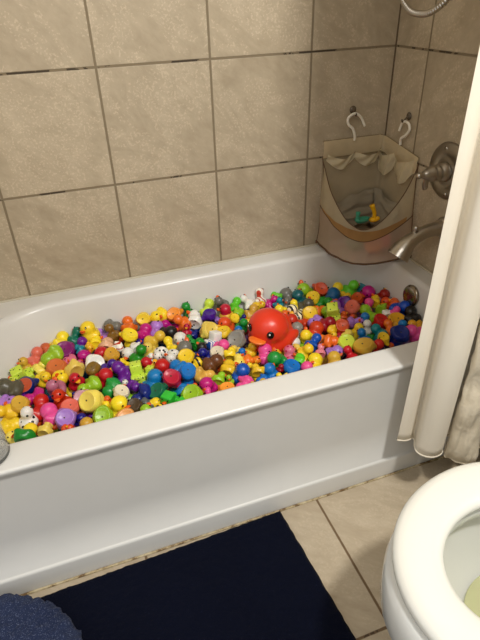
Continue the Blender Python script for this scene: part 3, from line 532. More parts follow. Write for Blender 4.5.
('LM','L',0.0564,-0.3487,-0.2976,0.3025,0.62,0.74,0.25,-0.67,0.34,0.66,'lime green rubber duck tilted over against a spotted pale lime one'),
('WH','S',0.0578,-0.5247,-0.396,0.2993,-0.89,-0.39,-0.23,0.36,-0.92,0.18,'white rubber duck lying on its side against a light grey one'),
('YE','L',0.0567,-0.4806,-0.4006,0.3053,0.27,0.67,0.7,-0.51,-0.52,0.69,'yellow rubber duck tilted over against a light grey one'),
('RB','L',0.0689,-0.4775,-0.4444,0.3102,0.12,0.89,-0.45,0.75,0.21,0.62,'royal blue rubber duck tilted over against a pale pink one'),
('OR','L',0.0564,-0.424,-0.427,0.2925,0.93,0.36,0.11,0.21,-0.74,0.64,'orange rubber duck tilted over against an orange one'),
('YE','S',0.0495,-0.562,-0.412,0.2956,-0.2,0.32,-0.93,0.18,0.94,0.29,'yellow rubber duck lying on its side against a pink spotted one'),
('YL','S',0.0415,-0.5423,-0.4382,0.3015,-0.12,0.86,-0.49,-0.99,-0.16,-0.03,'pale yellow rubber duck lying on its side touching yellow, pink spotted and white ones'),
('YE','L',0.0421,-0.5989,-0.4274,0.3015,0.27,0.86,-0.43,0.22,0.38,0.9,'yellow rubber duck tilted over between a pink and a pink spotted one'),
('PD','U',0.0679,-0.574,-0.4644,0.2996,0.99,0.15,0.03,-0.1,0.46,0.88,'pink spotted rubber duck sitting upright against a yellow one'),
('YE','L',0.0628,-0.5183,-0.4751,0.3034,0.34,0.78,0.52,0.3,-0.62,0.72,'yellow rubber duck tilted over between a pale yellow and a pale pink one'),
('LG','S',0.0512,-0.5533,-0.5054,0.3046,-0.64,0.56,0.52,0.69,0.73,0.06,'bright green rubber duck lying on its side against a pink spotted one'),
('PS','S',0.049,-0.4766,-0.4892,0.3094,0.38,-0.33,0.87,0.39,0.91,0.17,'pale pink rubber duck lying on its side against a mustard one'),
('YE','L',0.0693,-0.5145,-0.5275,0.2973,0.01,0.96,-0.3,0.49,0.25,0.83,'yellow rubber duck tilted over between a bright green and a pink one'),
('BL','B',0.0656,-0.593,-0.5279,0.2969,0.84,-0.42,-0.34,-0.28,0.21,-0.94,'blue rubber duck bottom up against a dark red one'),
('PK','L',0.0562,-0.5537,-0.5545,0.3058,0.9,0.2,0.39,-0.38,-0.1,0.92,'pink rubber duck tilted over against a bright green one'),
('YE','S',0.0386,-0.6322,-0.5539,0.3027,-0.81,-0.06,-0.58,-0.26,0.93,0.26,'yellow rubber duck lying on its side between a dark red and a blue one'),
('DR','U',0.0271,-0.6232,-0.5215,0.3102,0.87,-0.5,0.05,-0.01,0.08,1.0,'dark red rubber duck sitting upright against a blue one'),
('YE','L',0.061,-0.2431,-0.1616,0.3027,0.44,0.84,-0.32,0.53,0.05,0.85,'yellow rubber duck tilted over against a teal blue one'),
('LG','U',0.0741,-0.1945,-0.1768,0.3048,1.0,-0.0,0.02,-0.02,-0.28,0.96,'bright green rubber duck sitting upright against a yellow one'),
('BT','L',0.078,-0.2797,-0.2021,0.2986,-0.32,0.94,0.05,0.61,0.16,0.78,'teal blue rubber duck tilted over against a yellow one'),
('YE','S',0.0446,-0.2331,-0.2094,0.3009,-0.95,0.1,0.29,0.14,0.99,0.1,'yellow rubber duck lying on its side against a teal blue one'),
('PU','B',0.0657,-0.2658,-0.2555,0.3,-0.65,0.66,0.37,0.28,0.66,-0.69,'purple rubber duck bottom up against a salmon one'),
('BO','B',0.0666,-0.2102,-0.2529,0.2988,0.72,0.57,0.38,0.24,0.32,-0.92,'burnt orange rubber duck bottom up against a yellow one'),
('MG','U',0.078,-0.1475,-0.2282,0.3003,-0.94,-0.3,-0.13,-0.04,-0.31,0.95,'magenta rubber duck sitting upright against a dark red one'),
('DR','L',0.0605,-0.1128,-0.2668,0.3009,0.52,0.79,0.32,0.26,-0.5,0.82,'dark red rubber duck tilted over against a magenta one'),
('YE','S',0.0487,-0.1545,-0.2824,0.3016,-0.41,0.38,0.83,0.76,0.65,0.08,'yellow rubber duck lying on its side between an orange and a pink one'),
('PK','L',0.0726,-0.1966,-0.3039,0.2945,0.16,0.91,-0.39,0.51,0.27,0.82,'pink rubber duck tilted over against a burnt orange one'),
('LM','L',0.0758,-0.2261,-0.3503,0.2991,0.63,0.76,-0.17,-0.38,0.49,0.78,'lime green rubber duck tilted over against a blue one'),
('LM','S',0.0563,-0.1613,-0.3355,0.3001,-0.4,0.26,-0.88,0.72,0.68,-0.12,'lime green rubber duck lying on its side against a pink one'),
('LV','L',0.0621,-0.308,-0.2793,0.3022,0.34,0.91,-0.23,-0.2,0.31,0.93,'lavender rubber duck tilted over against a lime green one'),
('SA','B',0.069,-0.2603,-0.3084,0.2998,-0.57,-0.79,-0.22,0.24,0.1,-0.97,'salmon rubber duck bottom up against an orange one'),
('OR','S',0.0417,-0.3145,-0.3363,0.3051,0.76,-0.43,0.49,0.31,0.9,0.3,'orange rubber duck lying on its side against a spotted pale lime one'),
('OR','U',0.0404,-0.2891,-0.3464,0.295,0.93,-0.28,-0.24,0.21,-0.12,0.97,'orange rubber duck sitting upright against a salmon one'),
('DL','K',0.0613,-0.3504,-0.336,0.3237,0.32,0.87,0.37,-0.31,-0.27,0.91,'spotted pale lime rubber duck sitting upright against an orange one'),
('DR','L',0.0686,-0.3629,-0.3369,0.2822,0.43,0.54,-0.72,0.39,0.61,0.69,'dark red rubber duck tilted over between a spotted pale lime and a lime green one'),
('LV','S',0.0577,-0.2953,-0.3818,0.3068,-0.32,-0.68,0.66,0.94,-0.3,0.14,'lavender rubber duck lying on its side against a blue one'),
('BL','L',0.0467,-0.2572,-0.3806,0.309,0.26,0.83,-0.5,0.57,0.29,0.77,'blue rubber duck tilted over between a lavender and a white one'),
('RD','B',0.0716,-0.2164,-0.4059,0.2977,-0.51,0.76,0.41,-0.06,0.44,-0.9,'red rubber duck bottom up against an orange one'),
('OR','B',0.061,-0.3402,-0.38,0.2958,0.45,-0.77,-0.46,0.29,0.61,-0.74,'orange rubber duck bottom up against a red one'),
('WH','U',0.0527,-0.2721,-0.418,0.2999,0.7,0.69,0.21,-0.12,-0.18,0.98,'white rubber duck sitting upright between a green and a lavender one'),
('YE','S',0.0478,-0.3898,-0.4067,0.3071,-0.32,-0.09,-0.94,-0.14,-0.98,0.14,'yellow rubber duck lying on its side between a red and a dark red one'),
('YE','L',0.0673,-0.3178,-0.4241,0.2986,0.89,0.26,-0.38,0.41,-0.06,0.91,'yellow rubber duck tilted over between a pale yellow and a lavender one'),
('BL','U',0.0599,-0.3156,-0.4712,0.3079,-0.21,0.97,-0.09,-0.18,0.05,0.98,'blue rubber duck sitting upright against a red-orange one'),
('TL','L',0.063,-0.2564,-0.4662,0.3047,0.61,0.77,0.19,-0.66,0.36,0.66,'teal rubber duck tilted over against an orange one'),
('YL','S',0.0396,-0.3555,-0.4385,0.3055,-0.22,0.69,-0.7,-0.96,-0.3,0.01,'pale yellow rubber duck lying on its side against a pale lime one'),
('OR','S',0.0542,-0.4253,-0.4626,0.3125,0.53,0.84,0.1,0.85,-0.53,-0.01,'orange rubber duck lying on its side against a pale lime one'),
('LY','B',0.0707,-0.3817,-0.4801,0.3009,0.43,0.86,0.29,0.13,0.26,-0.96,'pale lime rubber duck bottom up against an orange one'),
('MU','B',0.0745,-0.3473,-0.5262,0.3067,-0.86,0.44,-0.25,0.35,0.15,-0.93,'mustard rubber duck bottom up against a red-orange one'),
('RO','L',0.0522,-0.3008,-0.5246,0.3039,0.67,0.73,0.12,0.43,-0.52,0.74,'red-orange rubber duck tilted over against a yellow one'),
('YE','B',0.0555,-0.2663,-0.5068,0.3064,-0.12,0.97,0.21,0.13,0.23,-0.96,'yellow rubber duck bottom up against a red-orange one'),
('LV','S',0.06,-0.4375,-0.5064,0.3009,0.07,0.85,0.53,0.97,-0.19,0.17,'lavender rubber duck lying on its side against a pale pink one'),
('RD','L',0.0589,-0.3986,-0.5337,0.3034,0.59,0.78,-0.18,-0.37,0.46,0.8,'red rubber duck tilted over against a pale lime one'),
('MU','L',0.0619,-0.4605,-0.5468,0.3065,0.98,0.07,0.18,-0.19,0.55,0.82,'mustard rubber duck tilted over against a red one'),
('OR','U',0.0526,-0.1189,-0.3067,0.2966,-0.97,-0.23,-0.08,-0.16,0.33,0.93,'orange rubber duck sitting upright against a dark red one'),
('OR','S',0.0486,-0.1077,-0.335,0.3091,-0.76,0.61,0.24,0.63,0.77,0.06,'orange rubber duck lying on its side between a royal blue and a lime green one'),
('RB','L',0.078,-0.117,-0.3796,0.3116,0.89,0.26,0.36,-0.07,-0.72,0.69,'royal blue rubber duck tilted over against a white one'),
('BK','L',0.078,-0.1159,-0.4376,0.3192,0.86,0.34,-0.38,-0.02,0.77,0.64,'black rubber duck tilted over against a golden yellow one'),
('WH','S',0.0513,-0.167,-0.3761,0.3035,0.68,-0.02,-0.73,0.18,0.98,0.13,'white rubber duck lying on its side against a pink one'),
('YO','B',0.078,-0.1615,-0.4275,0.292,0.74,-0.66,-0.11,0.06,0.23,-0.97,'golden yellow rubber duck bottom up against a pink one'),
('OR','L',0.0641,-0.2106,-0.4555,0.3029,0.97,-0.03,0.25,-0.14,0.76,0.63,'orange rubber duck tilted over against a blue one'),
('BL','U',0.0447,-0.1704,-0.4677,0.3105,0.74,0.67,-0.12,0.1,0.06,0.99,'blue rubber duck sitting upright against a golden yellow one'),
('NV','B',0.0737,-0.2135,-0.5119,0.3099,-0.88,-0.39,-0.27,0.09,0.42,-0.9,'navy rubber duck bottom up against a mustard one'),
('YO','U',0.0542,-0.135,-0.4821,0.3162,-0.92,-0.19,-0.35,-0.33,-0.09,0.94,'golden yellow rubber duck sitting upright against a white one'),
('YO','L',0.0375,-0.1052,-0.4769,0.3015,0.75,0.35,-0.56,0.19,0.7,0.69,'golden yellow rubber duck tilted over against a golden yellow one'),
('PK','L',0.0641,-0.16,-0.5208,0.3154,-0.07,0.99,-0.14,-0.74,0.04,0.68,'pink rubber duck tilted over against a navy one'),
('WH','U',0.0309,-0.1628,-0.4912,0.3006,-0.54,-0.83,-0.1,-0.05,-0.09,0.99,'white rubber duck sitting upright against a golden yellow one'),
('PK','L',0.0387,-0.1496,-0.3984,0.3228,0.48,0.87,-0.12,0.46,-0.14,0.88,'pink rubber duck tilted over against a royal blue one'),
('PK','S',0.0502,-1.3084,-0.288,0.2709,-0.08,-0.35,-0.93,0.1,-0.94,0.34,'pink rubber duck lying on its side against a purple one'),
('YL','L',0.0512,-1.3694,-0.5088,0.2822,0.26,-0.65,0.72,-0.65,0.44,0.63,'pale yellow rubber duck tilted over against a green yellow-headed one'),
('PU','L',0.0506,-1.1735,-0.4903,0.2741,0.85,-0.48,-0.24,-0.06,-0.53,0.85,'purple rubber duck tilted over against a navy one'),
('RD','S',0.0541,-0.4451,-0.2931,0.2824,-0.42,-0.42,-0.8,-0.8,0.58,0.11,'red rubber duck lying on its side against a yellow one'),
('PU','B',0.0531,-1.3534,-0.3567,0.2786,0.31,-0.92,-0.26,0.0,0.27,-0.96,'purple rubber duck bottom up against an orange-based navy one'),
('PU','L',0.0577,-1.3217,-0.2463,0.2731,-0.17,-0.99,-0.01,0.56,-0.1,0.82,'purple rubber duck tilted over against a mustard one'),
('NV','S',0.0528,-0.8048,-0.2103,0.2774,0.41,-0.11,-0.9,0.55,0.82,0.15,'navy rubber duck lying on its side against a red one'),
('MG','L',0.0522,-0.8656,-0.4446,0.2683,0.22,-0.97,-0.02,-0.48,-0.13,0.87,'magenta rubber duck tilted over against a blue one'),
('YE','L',0.061,-0.1154,-0.5076,0.2851,-0.61,0.45,0.66,0.25,-0.68,0.69,'yellow rubber duck tilted over against a golden yellow one'),
('MU','L',0.055,-0.4643,-0.4889,0.2712,0.7,0.69,-0.2,0.38,-0.12,0.92,'mustard rubber duck tilted over between a pale pink and a royal blue one'),
('YE','L',0.0544,-1.2268,-0.3455,0.2691,-0.94,0.02,-0.33,-0.33,-0.21,0.92,'yellow rubber duck tilted over against a mauve one'),
('BL','L',0.056,-1.1765,-0.2842,0.2689,0.4,0.91,-0.06,0.57,-0.2,0.8,'blue rubber duck tilted over against a pink spotted one'),
('OR','U',0.0495,-0.8066,-0.4998,0.2711,0.25,-0.96,0.11,-0.11,0.09,0.99,'orange rubber duck sitting upright against a tan yellow one'),
('OR','L',0.0517,-1.3217,-0.4683,0.2734,0.37,0.89,-0.26,0.7,-0.08,0.71,'orange rubber duck tilted over against a lime green one'),
('OR','B',0.0516,-1.3642,-0.4102,0.272,0.2,-0.77,-0.6,-0.06,0.6,-0.8,'orange rubber duck bottom up against a mustard one'),
('TL','B',0.0523,-1.2878,-0.3591,0.2698,-0.48,-0.85,-0.24,-0.28,0.4,-0.87,'teal rubber duck bottom up against a navy one'),
('GR','S',0.0527,-0.2635,-0.444,0.2689,-0.01,0.36,-0.93,0.96,0.26,0.09,'green rubber duck lying on its side against a teal one'),
('LM','U',0.0491,-1.267,-0.4831,0.2675,-0.82,-0.56,0.1,0.29,-0.25,0.92,'lime green rubber duck sitting upright against a pale yellow one'),
('LV','L',0.0601,-0.1545,-0.4823,0.2697,0.96,-0.28,-0.05,0.14,0.29,0.95,'lavender rubber duck tilted over against a white one'),
('LM','B',0.0551,-0.4842,-0.386,0.2673,0.11,0.93,0.34,0.25,0.31,-0.92,'lime green rubber duck bottom up against a light grey one'),
('BL','B',0.0546,-0.7733,-0.3014,0.2694,-0.62,0.74,0.25,-0.06,0.28,-0.96,'blue rubber duck bottom up against a blue-marked white one'),
('BL','L',0.0517,-1.2042,-0.4489,0.2689,0.04,0.65,0.76,-0.06,-0.76,0.65,'blue rubber duck tilted over against a pale mauve one'),
('YE','S',0.0467,-0.6985,-0.4982,0.2759,0.98,0.12,0.15,0.05,-0.92,0.38,'yellow rubber duck lying on its side touching yellow, royal blue and blue ones'),
('YE','U',0.0526,-0.6453,-0.4189,0.2672,-0.07,-0.96,-0.28,-0.41,-0.23,0.88,'yellow rubber duck sitting upright touching pink, yellow and orange ones'),
('TL','B',0.0656,-0.1474,-0.169,0.281,0.07,0.91,0.42,0.34,0.37,-0.86,'teal rubber duck bottom up against a bright green one'),
('YE','B',0.0536,-0.9523,-0.3078,0.2716,0.81,-0.39,-0.44,0.09,0.82,-0.56,'yellow rubber duck bottom up between a white and a white black-spotted one'),
('BL','U',0.0546,-0.8207,-0.2881,0.2682,0.6,-0.8,-0.1,0.56,0.33,0.76,'blue rubber duck sitting upright against a grey one'),
('OR','L',0.0534,-0.7936,-0.4175,0.2696,0.86,-0.44,0.26,0.03,0.55,0.83,'orange rubber duck tilted over against a brown one'),
('MU','S',0.0525,-0.2175,-0.487,0.2699,0.33,0.79,0.52,-0.94,0.25,0.22,'mustard rubber duck lying on its side against an orange one'),
('YL','S',0.0466,-1.2486,-0.4311,0.2662,0.81,0.1,0.58,-0.02,-0.98,0.2,'pale yellow rubber duck lying on its side against a white-dotted red one'),
('RD','U',0.0566,-0.3632,-0.4115,0.2789,-0.47,-0.87,-0.14,-0.27,-0.02,0.96,'red rubber duck sitting upright between a yellow and an orange one'),
('TL','S',0.0483,-1.0866,-0.3517,0.2693,-0.16,-0.99,-0.0,0.98,-0.16,0.13,'teal rubber duck lying on its side against an indigo one'),
('YE','L',0.0549,-0.7451,-0.378,0.2727,0.23,0.97,-0.03,-0.35,0.11,0.93,'yellow rubber duck tilted over against an ivory one'),
('TL','L',0.0555,-1.0116,-0.3034,0.2687,-0.31,0.77,0.56,0.14,-0.55,0.83,'teal rubber duck tilted over against a black white-bellied one'),
('YE','S',0.0466,-1.3101,-0.4345,0.2614,-0.79,0.25,-0.57,-0.37,-0.92,0.11,'yellow rubber duck lying on its side between a red and a navy one'),
('LM','L',0.0515,-1.0549,-0.4519,0.2695,-0.7,-0.41,-0.58,-0.62,-0.05,0.79,'lime green rubber duck tilted over against a purple one'),
('GR','S',0.0474,-1.0093,-0.3991,0.2742,-0.47,-0.52,0.71,0.85,-0.47,0.22,'green rubber duck lying on its side against a spotted pale lime one'),
('BL','L',0.0606,-0.7728,-0.1559,0.2713,0.77,0.4,0.5,-0.46,-0.19,0.87,'blue rubber duck tilted over against a white black-spotted one'),
('MG','L',0.0587,-1.2378,-0.1845,0.2641,-0.9,0.38,0.21,0.36,0.39,0.85,'magenta rubber duck tilted over against a plum one'),
('TL','S',0.0458,-0.9341,-0.4731,0.2702,0.44,0.53,-0.73,-0.65,0.75,0.15,'teal rubber duck lying on its side against a blue one'),
('NV','L',0.0535,-1.2783,-0.3983,0.2767,0.53,0.83,-0.2,-0.38,0.44,0.81,'navy rubber duck tilted over against a teal one'),
('YE','B',0.0578,-1.0538,-0.1382,0.2686,0.98,0.16,0.11,-0.01,0.61,-0.79,'yellow rubber duck bottom up between a lavender and an olive brown one'),
]

def child(me, name, parent, loc, mats=None):
    o = bpy.data.objects.new(name, me); COL.objects.link(o); o.parent = parent; o.location = loc
    if mats:
        for i, m in enumerate(mats): o.material_slots[i].link = 'OBJECT'; o.material_slots[i].material = m
    return o
def place_duck(code, pose, S, pos, F, U, label, shape=None):
    t = thing('rubber_duck', label, 'rubber duck', group='rubber ducks heaped in the bathtub')
    F = Vector(F).normalized(); U = Vector(U); U = (U-F*U.dot(F)).normalized(); W = U.cross(F)
    M = Matrix((F, W, U)).transposed().to_4x4()
    t.matrix_world = Matrix.Translation(Vector(pos)) @ M @ Matrix.Diagonal((S, S, S, 1))
    sh = shape or ('block' if pose == 'K' else random.choice(('classic', 'plump', 'plump', 'slim')))
    s = SH[sh]; off = (0, 0, -.08)
    child(ME[sh], 'body', t, off, (dm(code), dm(HEAD.get(code, code)), dm(BASE.get(code, code))))
    bk = child(ME_beak, 'beak', t, (s['ex']+.10, 0, s['ez']-.10-.08))
    if code in ('OR', 'RD', 'OL', 'RO', 'OG2', 'DR'): bk.material_slots[0].link = 'OBJECT'; bk.material_slots[0].material = M_beak2
    for q in (-1, 1): child(ME_eye, 'eye', t, (s['ex']+.06, q*s['ey'], s['ez']+.06-.08))
    if pose == 'B': child(ME_hole, 'squeaker', t, (0, 0, -.385))
    return t
for d in DUCKS:
    place_duck(d[0], d[1], d[2], d[3:6], d[6:9], d[9:12], d[12])
# the big orange-red duck
def big_duck():
    code = 'BIG'; C_['BIG'] = (234, 74, 34); S = .170
    t = thing('rubber_duck', 'large orange-red rubber duck sitting upright among the small ducks', 'rubber duck', group='rubber ducks heaped in the bathtub')
    pos = Vector((-.592, -.366, .338)); F = Vector((-.80, -.60, .0)).normalized(); U = Vector((.03, -.05, 1)); U = (U-F*U.dot(F)).normalized(); W = U.cross(F)
    t.matrix_world = Matrix.Translation(pos) @ Matrix((F, W, U)).transposed().to_4x4() @ Matrix.Diagonal((S, S, S, 1))
    me = duck_mesh('duck_body', [((-.06, 0, -.16), (.48, .44, .32)), ((-.46, 0, .0), (.15, .16, .11)), ((-.34, 0, -.06), (.2, .26, .16)), ((.08, 0, .14), (.37, .38, .34)), ((-.14, .39, -.08), (.25, .08, .14)), ((-.14, -.39, -.08), (.25, .08, .14))], (.08, 0, .14), .1, voxel=.03, smooth=10)
    child(me, 'body', t, (0, 0, 0), (dm('BIG'),)*3)
    bm = bmesh.new(); ellip(bm, (.03, 0, .012), (.13, .17, .035), 3, Euler((0, -.12, 0)).to_matrix()); ellip(bm, (.02, 0, -.02), (.105, .14, .03), 3)
    o = child(to_mesh(bm, 'beak', plain('beak_pale_orange', (240, 122, 40), .35, bump=(4, .02))), 'beak', t, (.43, 0, .04)); o['label'] = 'paler orange beak'
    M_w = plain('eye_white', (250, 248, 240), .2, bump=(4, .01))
    for q in (-1, 1):
        a = q*.62; ce = Vector((.08+.365*cos(a), .375*sin(a), .20))
        R = Matrix.Rotation(a, 3, 'Z')
        bm = bmesh.new(); ellip(bm, (0, 0, 0), (.028, .068, .082), 3, R); e = child(to_mesh(bm, 'eye', M_eye), 'eye', t, ce)
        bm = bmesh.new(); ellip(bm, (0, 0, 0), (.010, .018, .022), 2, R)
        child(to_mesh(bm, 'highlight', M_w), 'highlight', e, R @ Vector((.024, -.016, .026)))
big_duck()
# the deep layer of ducks underneath: past the 300 shown one by one
def buried():
    tb = []
    def q(col, n): pass
    bmx = bmesh.new(); cols = ['YE', 'RD', 'GR', 'BL', 'OR', 'PU', 'PK', 'LM', 'LV', 'MU', 'TL', 'WH', 'GY']
    rnd = random.Random(3); pts = []
    def ins(x, y, z, m):
        d = H-z; xl, xr, yf, yb = -1.47+.6*d+m, -.075-.15*d-m, -.672+.15*d+m, -.078-.25*d-m
        if not (xl < x < xr and yf < y < yb): return False
        for cx, cy, R, sx, sy in ((xl+.25, yb-.25, .25, -1, 1), (xl+.12, yf+.12, .12, -1, -1), (xr-.11, yb-.11, .11, 1, 1), (xr-.11, yf+.11, .11, 1, -1)):
            if (x-cx)*sx > 0 and (y-cy)*sy > 0 and (x-cx)**2+(y-cy)**2 > R*R: return False
        return True
    st = .040
    for layer, z in enumerate((.232, .262)):
        for i in range(40):
            for j in range(20):
                x = -1.5+i*st+(j % 2)*st/2+layer*st*.3; y = -.70+j*st*.87
                if layer == 1 and y > -.575: continue
                zz = z+rnd.uniform(-.004, .004)+(.03 if layer == 1 else 0)
                if ins(x, y, zz-.012, .022): pts.append((x+rnd.uniform(-.004, .004), y+rnd.uniform(-.004, .004), zz))
    for p in pts:
        ci = rnd.randrange(len(cols)); S = rnd.uniform(.036, .042)
        R = Euler((rnd.uniform(-.8, .8), rnd.uniform(-.8, .8), rnd.uniform(0, 6.3))).to_matrix()
        for c, r in (((-.04, 0, -.14), (.47, .38, .32)), ((.15, 0, .28), (.28, .27, .27)), ((-.42, 0, 0), (.13, .1, .12))):
            n0 = len(bmx.faces)
            ellip(bmx, Vector(p)+R @ (Vector(c)*S), [a*S for a in r], 2, R)
            bmx.faces.ensure_lookup_table()
            for f in bmx.faces[n0:]: f.material_index = ci
    o = obj('buried_rubber_ducks', bmx, [dm(c) for c in cols], recalc=False)
    tag(o, 'mixed coloured rubber ducks packed below the top layer of the heap', 'rubber ducks', 'rubber ducks heaped in the bathtub', 'stuff')
buried()

# ---------------------------------------------------------------- bath mat
def mat_mat(name, c1, c2, c3, sc=260, sh=.02, fl=.73):
    t = NT(name); co = t.n('ShaderNodeTexCoord'); n = t.noise(sc, 4, .7, co.outputs['Object']); n2 = t.noise(5, 3, .5, co.outputs['Object'])
    fleck = t.math('GREATER_THAN', t.noise(420, 2, .5, co.outputs['Object']), fl)
    base = t.mix(n2, c1, c2); base = t.mix(t.math('MULTIPLY', fleck, .5), base, c3)
    t.set(Base_Color=base, Roughness=.95, Sheen_Weight=sh, Sheen_Roughness=.5); t.b.inputs['Specular IOR Level'].default_value = .1
    t.bump(n, .8, .004); return t.m
def rug():
    x0, x1, y0, y1 = -1.50, -.724, -1.30, -.764
    bm = bmesh.new(); nx, ny = 150, 100; g = []
    for j in range(ny+1):
        row = []
        for i in range(nx+1):
            x = x0+(x1-x0)*i/nx; y = y0+(y1-y0)*j/ny
            e = min(x-x0, x1-x, y-y0, y1-y); z = .013*min(1, sqrt(max(e, 0)/.009)) if e > 0 else .001
            z += .0022*noise.noise((x*110, y*110, 0))*(1 if e > .002 else 0) + .0012*noise.noise((x*30, y*30, 3))*(1 if e > .004 else 0)
            k = .0016
            x += k*noise.noise((x*60, y*60, 7)); y += k*noise.noise((x*60, y*60, 9))
            x += .07*(y+.764)*-1*(i/nx); y -= .024*(1-i/nx)
            row.append(bm.verts.new((x, y, max(z, .001))))
        g.append(row)
    for j in range(ny):
        for i in range(nx): bm.faces.new((g[j][i], g[j][i+1], g[j+1][i+1], g[j+1][i]))
    o = obj('bath_mat', bm, mat_mat('navy_pile', (3, 6, 22), (6, 11, 30), (50, 60, 104)))
    tag(o, 'dark navy rectangular bath mat on the tiles along the tub apron', 'bath mat')
rug()
def plush():
    bm = bmesh.new(); cx, cy, R = -1.512, -1.004, .232; rings = []
    prof = [(1.0, .016), (1.03, .030), (1.025, .044), (.99, .057), (.93, .066)]+[(.90-.03*q, .069+.003*min(1, q/5)) for q in range(28)]
    S = 300
    for f, z in prof:
        r = []
        for k in range(S):
            a = 2*pi*k/S; w = 1+.008*sin(3*a+.5); x = cx+R*f*w*cos(a); y = cy+R*f*w*sin(a)
            d = .007*noise.noise((x*60, y*60, z*60))+.006*noise.noise((x*130, y*130, z*90))+.003*noise.noise((x*14, y*14, 1))
            r.append((x+d*cos(a), y+d*sin(a), z+(.9*d if f < 1 else 0)))
        rings.append(r)
    loft(bm, rings, cap0=True, cap1=True)
    o = obj('plush_cushion', bm, mat_mat('blue_plush', (30, 38, 64), (50, 60, 88), (120, 130, 160), 90, .03, .62))
    tag(o, 'round fluffy slate-blue plush cushion lying on the navy mat', 'cushion')
plush()
# ---------------------------------------------------------------- glass on the tub rim
def glass_mat():
    t = NT('clear_glass'); t.set(Base_Color=(.50, .51, .49, 1), Roughness=.06, Alpha=.30, IOR=1.45, Coat_Weight=.5)
    co = t.n('ShaderNodeTexCoord'); t.bump(t.noise(8, 2, .5, co.outputs['Object']), .02, .002); return t.m
t = thing('drinking_glass', 'clear straight-sided glass standing on the left end of the front tub rim', 'glass', (-1.392, -.708, H))
bm = bmesh.new(); lathe(bm, [(.001, .0), (.038, 0), (.043, .003), (.045, .010), (.047, .16), (.0445, .16), (.0425, .014), (.038, .010), (.001, .009)], Matrix.Translation((-1.3845, -.704, H+.0005)), 48)
put(obj('tumbler', bm, glass_mat()), t)
bm = bmesh.new(); lathe(bm, [(.0456, .006), (.0464, .010), (.0456, .014)], Matrix.Translation((-1.3845, -.704, H)), 48, False, False)
put(obj('base_ring', bm, plain('grey_ring', (84, 86, 82), .3, bump=(20, .02))), t)

# ---------------------------------------------------------------- faucet, valve, hose
t = thing('tub_spout', 'brushed nickel tub spout on the tiled wall beside the mesh bag', 'faucet', (0, -.38, .58))
P = catmull([(-.001, -.38, .592), (-.03, -.38, .594), (-.066, -.38, .590), (-.100, -.38, .578), (-.128, -.38, .562), (-.148, -.38, .540), (-.161, -.38, .521)], 6)
def rsp(q): return .0265-.006*sin(pi*min(1, q*1.25)) + (.0085*max(0, q-.6)/.4)
bm = bmesh.new(); tube(bm, P, rsp, 28, flat=1.08); put(obj('spout_body', bm, M_nickel), t)
bm = bmesh.new(); lathe(bm, [(.034, 0), (.035, .004), (.031, .010), (.026, .014)], axis((-.0005, -.38, .592), (-1, -.38, .592)), 36); put(obj('flange', bm, M_nickel), t)
bm = bmesh.new(); lathe(bm, [(.0205, 0), (.0245, .004), (.0245, .006)], axis((-.1565, -.38, .528), (-.1690, -.38, .5095)), 28); put(obj('nozzle', bm, M_nickel_d), t)
bm = bmesh.new(); lathe(bm, [(.004, -.012), (.004, .014), (.0075, .017), (.0085, .022), (.0075, .027), (.003, .030), (.0003, .0305)], axis((-.116, -.38, .588), (-.107, -.38, .612)), 24); k = put(obj('diverter_knob', bm, M_nickel), t)
t = thing('shower_valve', 'round brushed nickel shower valve plate with lever handle above the tub spout', 'shower valve', (0, -.352, .765))
vc = Vector((-.0005, -.352, .765)); A = axis(vc, vc+Vector((-1, 0, 0)))
bm = bmesh.new(); lathe(bm, [(.086, 0), (.0862, .003), (.082, .0075), (.066, .0115), (.050, .0125), (.048, .0105), (.036, .0125), (.034, .013)], A, 64); put(obj('escutcheon', bm, M_nickel_d), t)
bm = bmesh.new(); lathe(bm, [(.031, .010), (.030, .026), (.024, .034), (.022, .038), (.0245, .041), (.0245, .046), (.021, .050), (.0205, .056), (.0235, .059), (.0235, .064), (.020, .069), (.0175, .080), (.012, .090), (.0075, .096), (.0085, .100), (.0095, .106), (.0075, .112), (.0005, .115)], A, 48)
put(obj('handle_hub', bm, M_nickel), t)
bm = bmesh.new(); L0 = vc+Vector((-.078, 0, -.006))
tube(bm, catmull([L0, L0+Vector((.002, .004, -.018)), L0+Vector((.008, .009, -.034)), L0+Vector((.012, .012, -.042))], 6), lambda q: .0125-.004*q, 16, flat=.7)
put(obj('lever', bm, M_nickel), t)
bm = bmesh.new()
for s in (-1, 1): lathe(bm, [(.005, 0), (.005, .002), (.001, .003)], axis(vc+Vector((-.0098, s*.05*.3, s*.066)), vc+Vector((-1, s*.05*.3, s*.066))), 14)
put(obj('screw', bm, M_chrome), t)
def hose_mat():
    return M_nickel
t = thing('shower_hose', 'ribbed metal shower hose hanging in a loop high in the tiled corner', 'shower hose', (-.12, -.26, 1.2))
HP = catmull([Vector(v)+Vector((0, -.008, .008)) for v in [(-.10, -.115, 1.95), (-.10, -.10, 1.60), (-.105, -.112, 1.34), (-.115, -.150, 1.226), (-.12, -.205, 1.182), (-.12, -.262, 1.172), (-.12, -.318, 1.182), (-.115, -.372, 1.222), (-.105, -.42, 1.32), (-.09, -.42, 1.60), (-.08, -.38, 1.93)]], 60)
bm = bmesh.new(); NN = len(HP)
seglen = [0]
for a, b in zip(HP[:-1], HP[1:]): seglen.append(seglen[-1]+(b-a).length)
tot = seglen[-1]
tube(bm, HP, lambda q: .0076+.0013*sin(2*pi*seglen[min(NN-1, int(round(q*(NN-1))))]/.0085), 14); put(obj('ribbed_tube', bm, hose_mat()), t)
bm = bmesh.new(); tube(bm, catmull([(-.001, -.38, 2.0), (-.05, -.38, 2.0), (-.09, -.38, 1.98), (-.10, -.36, 1.93), (-.09, -.382, 1.925)], 6), .011, 16)
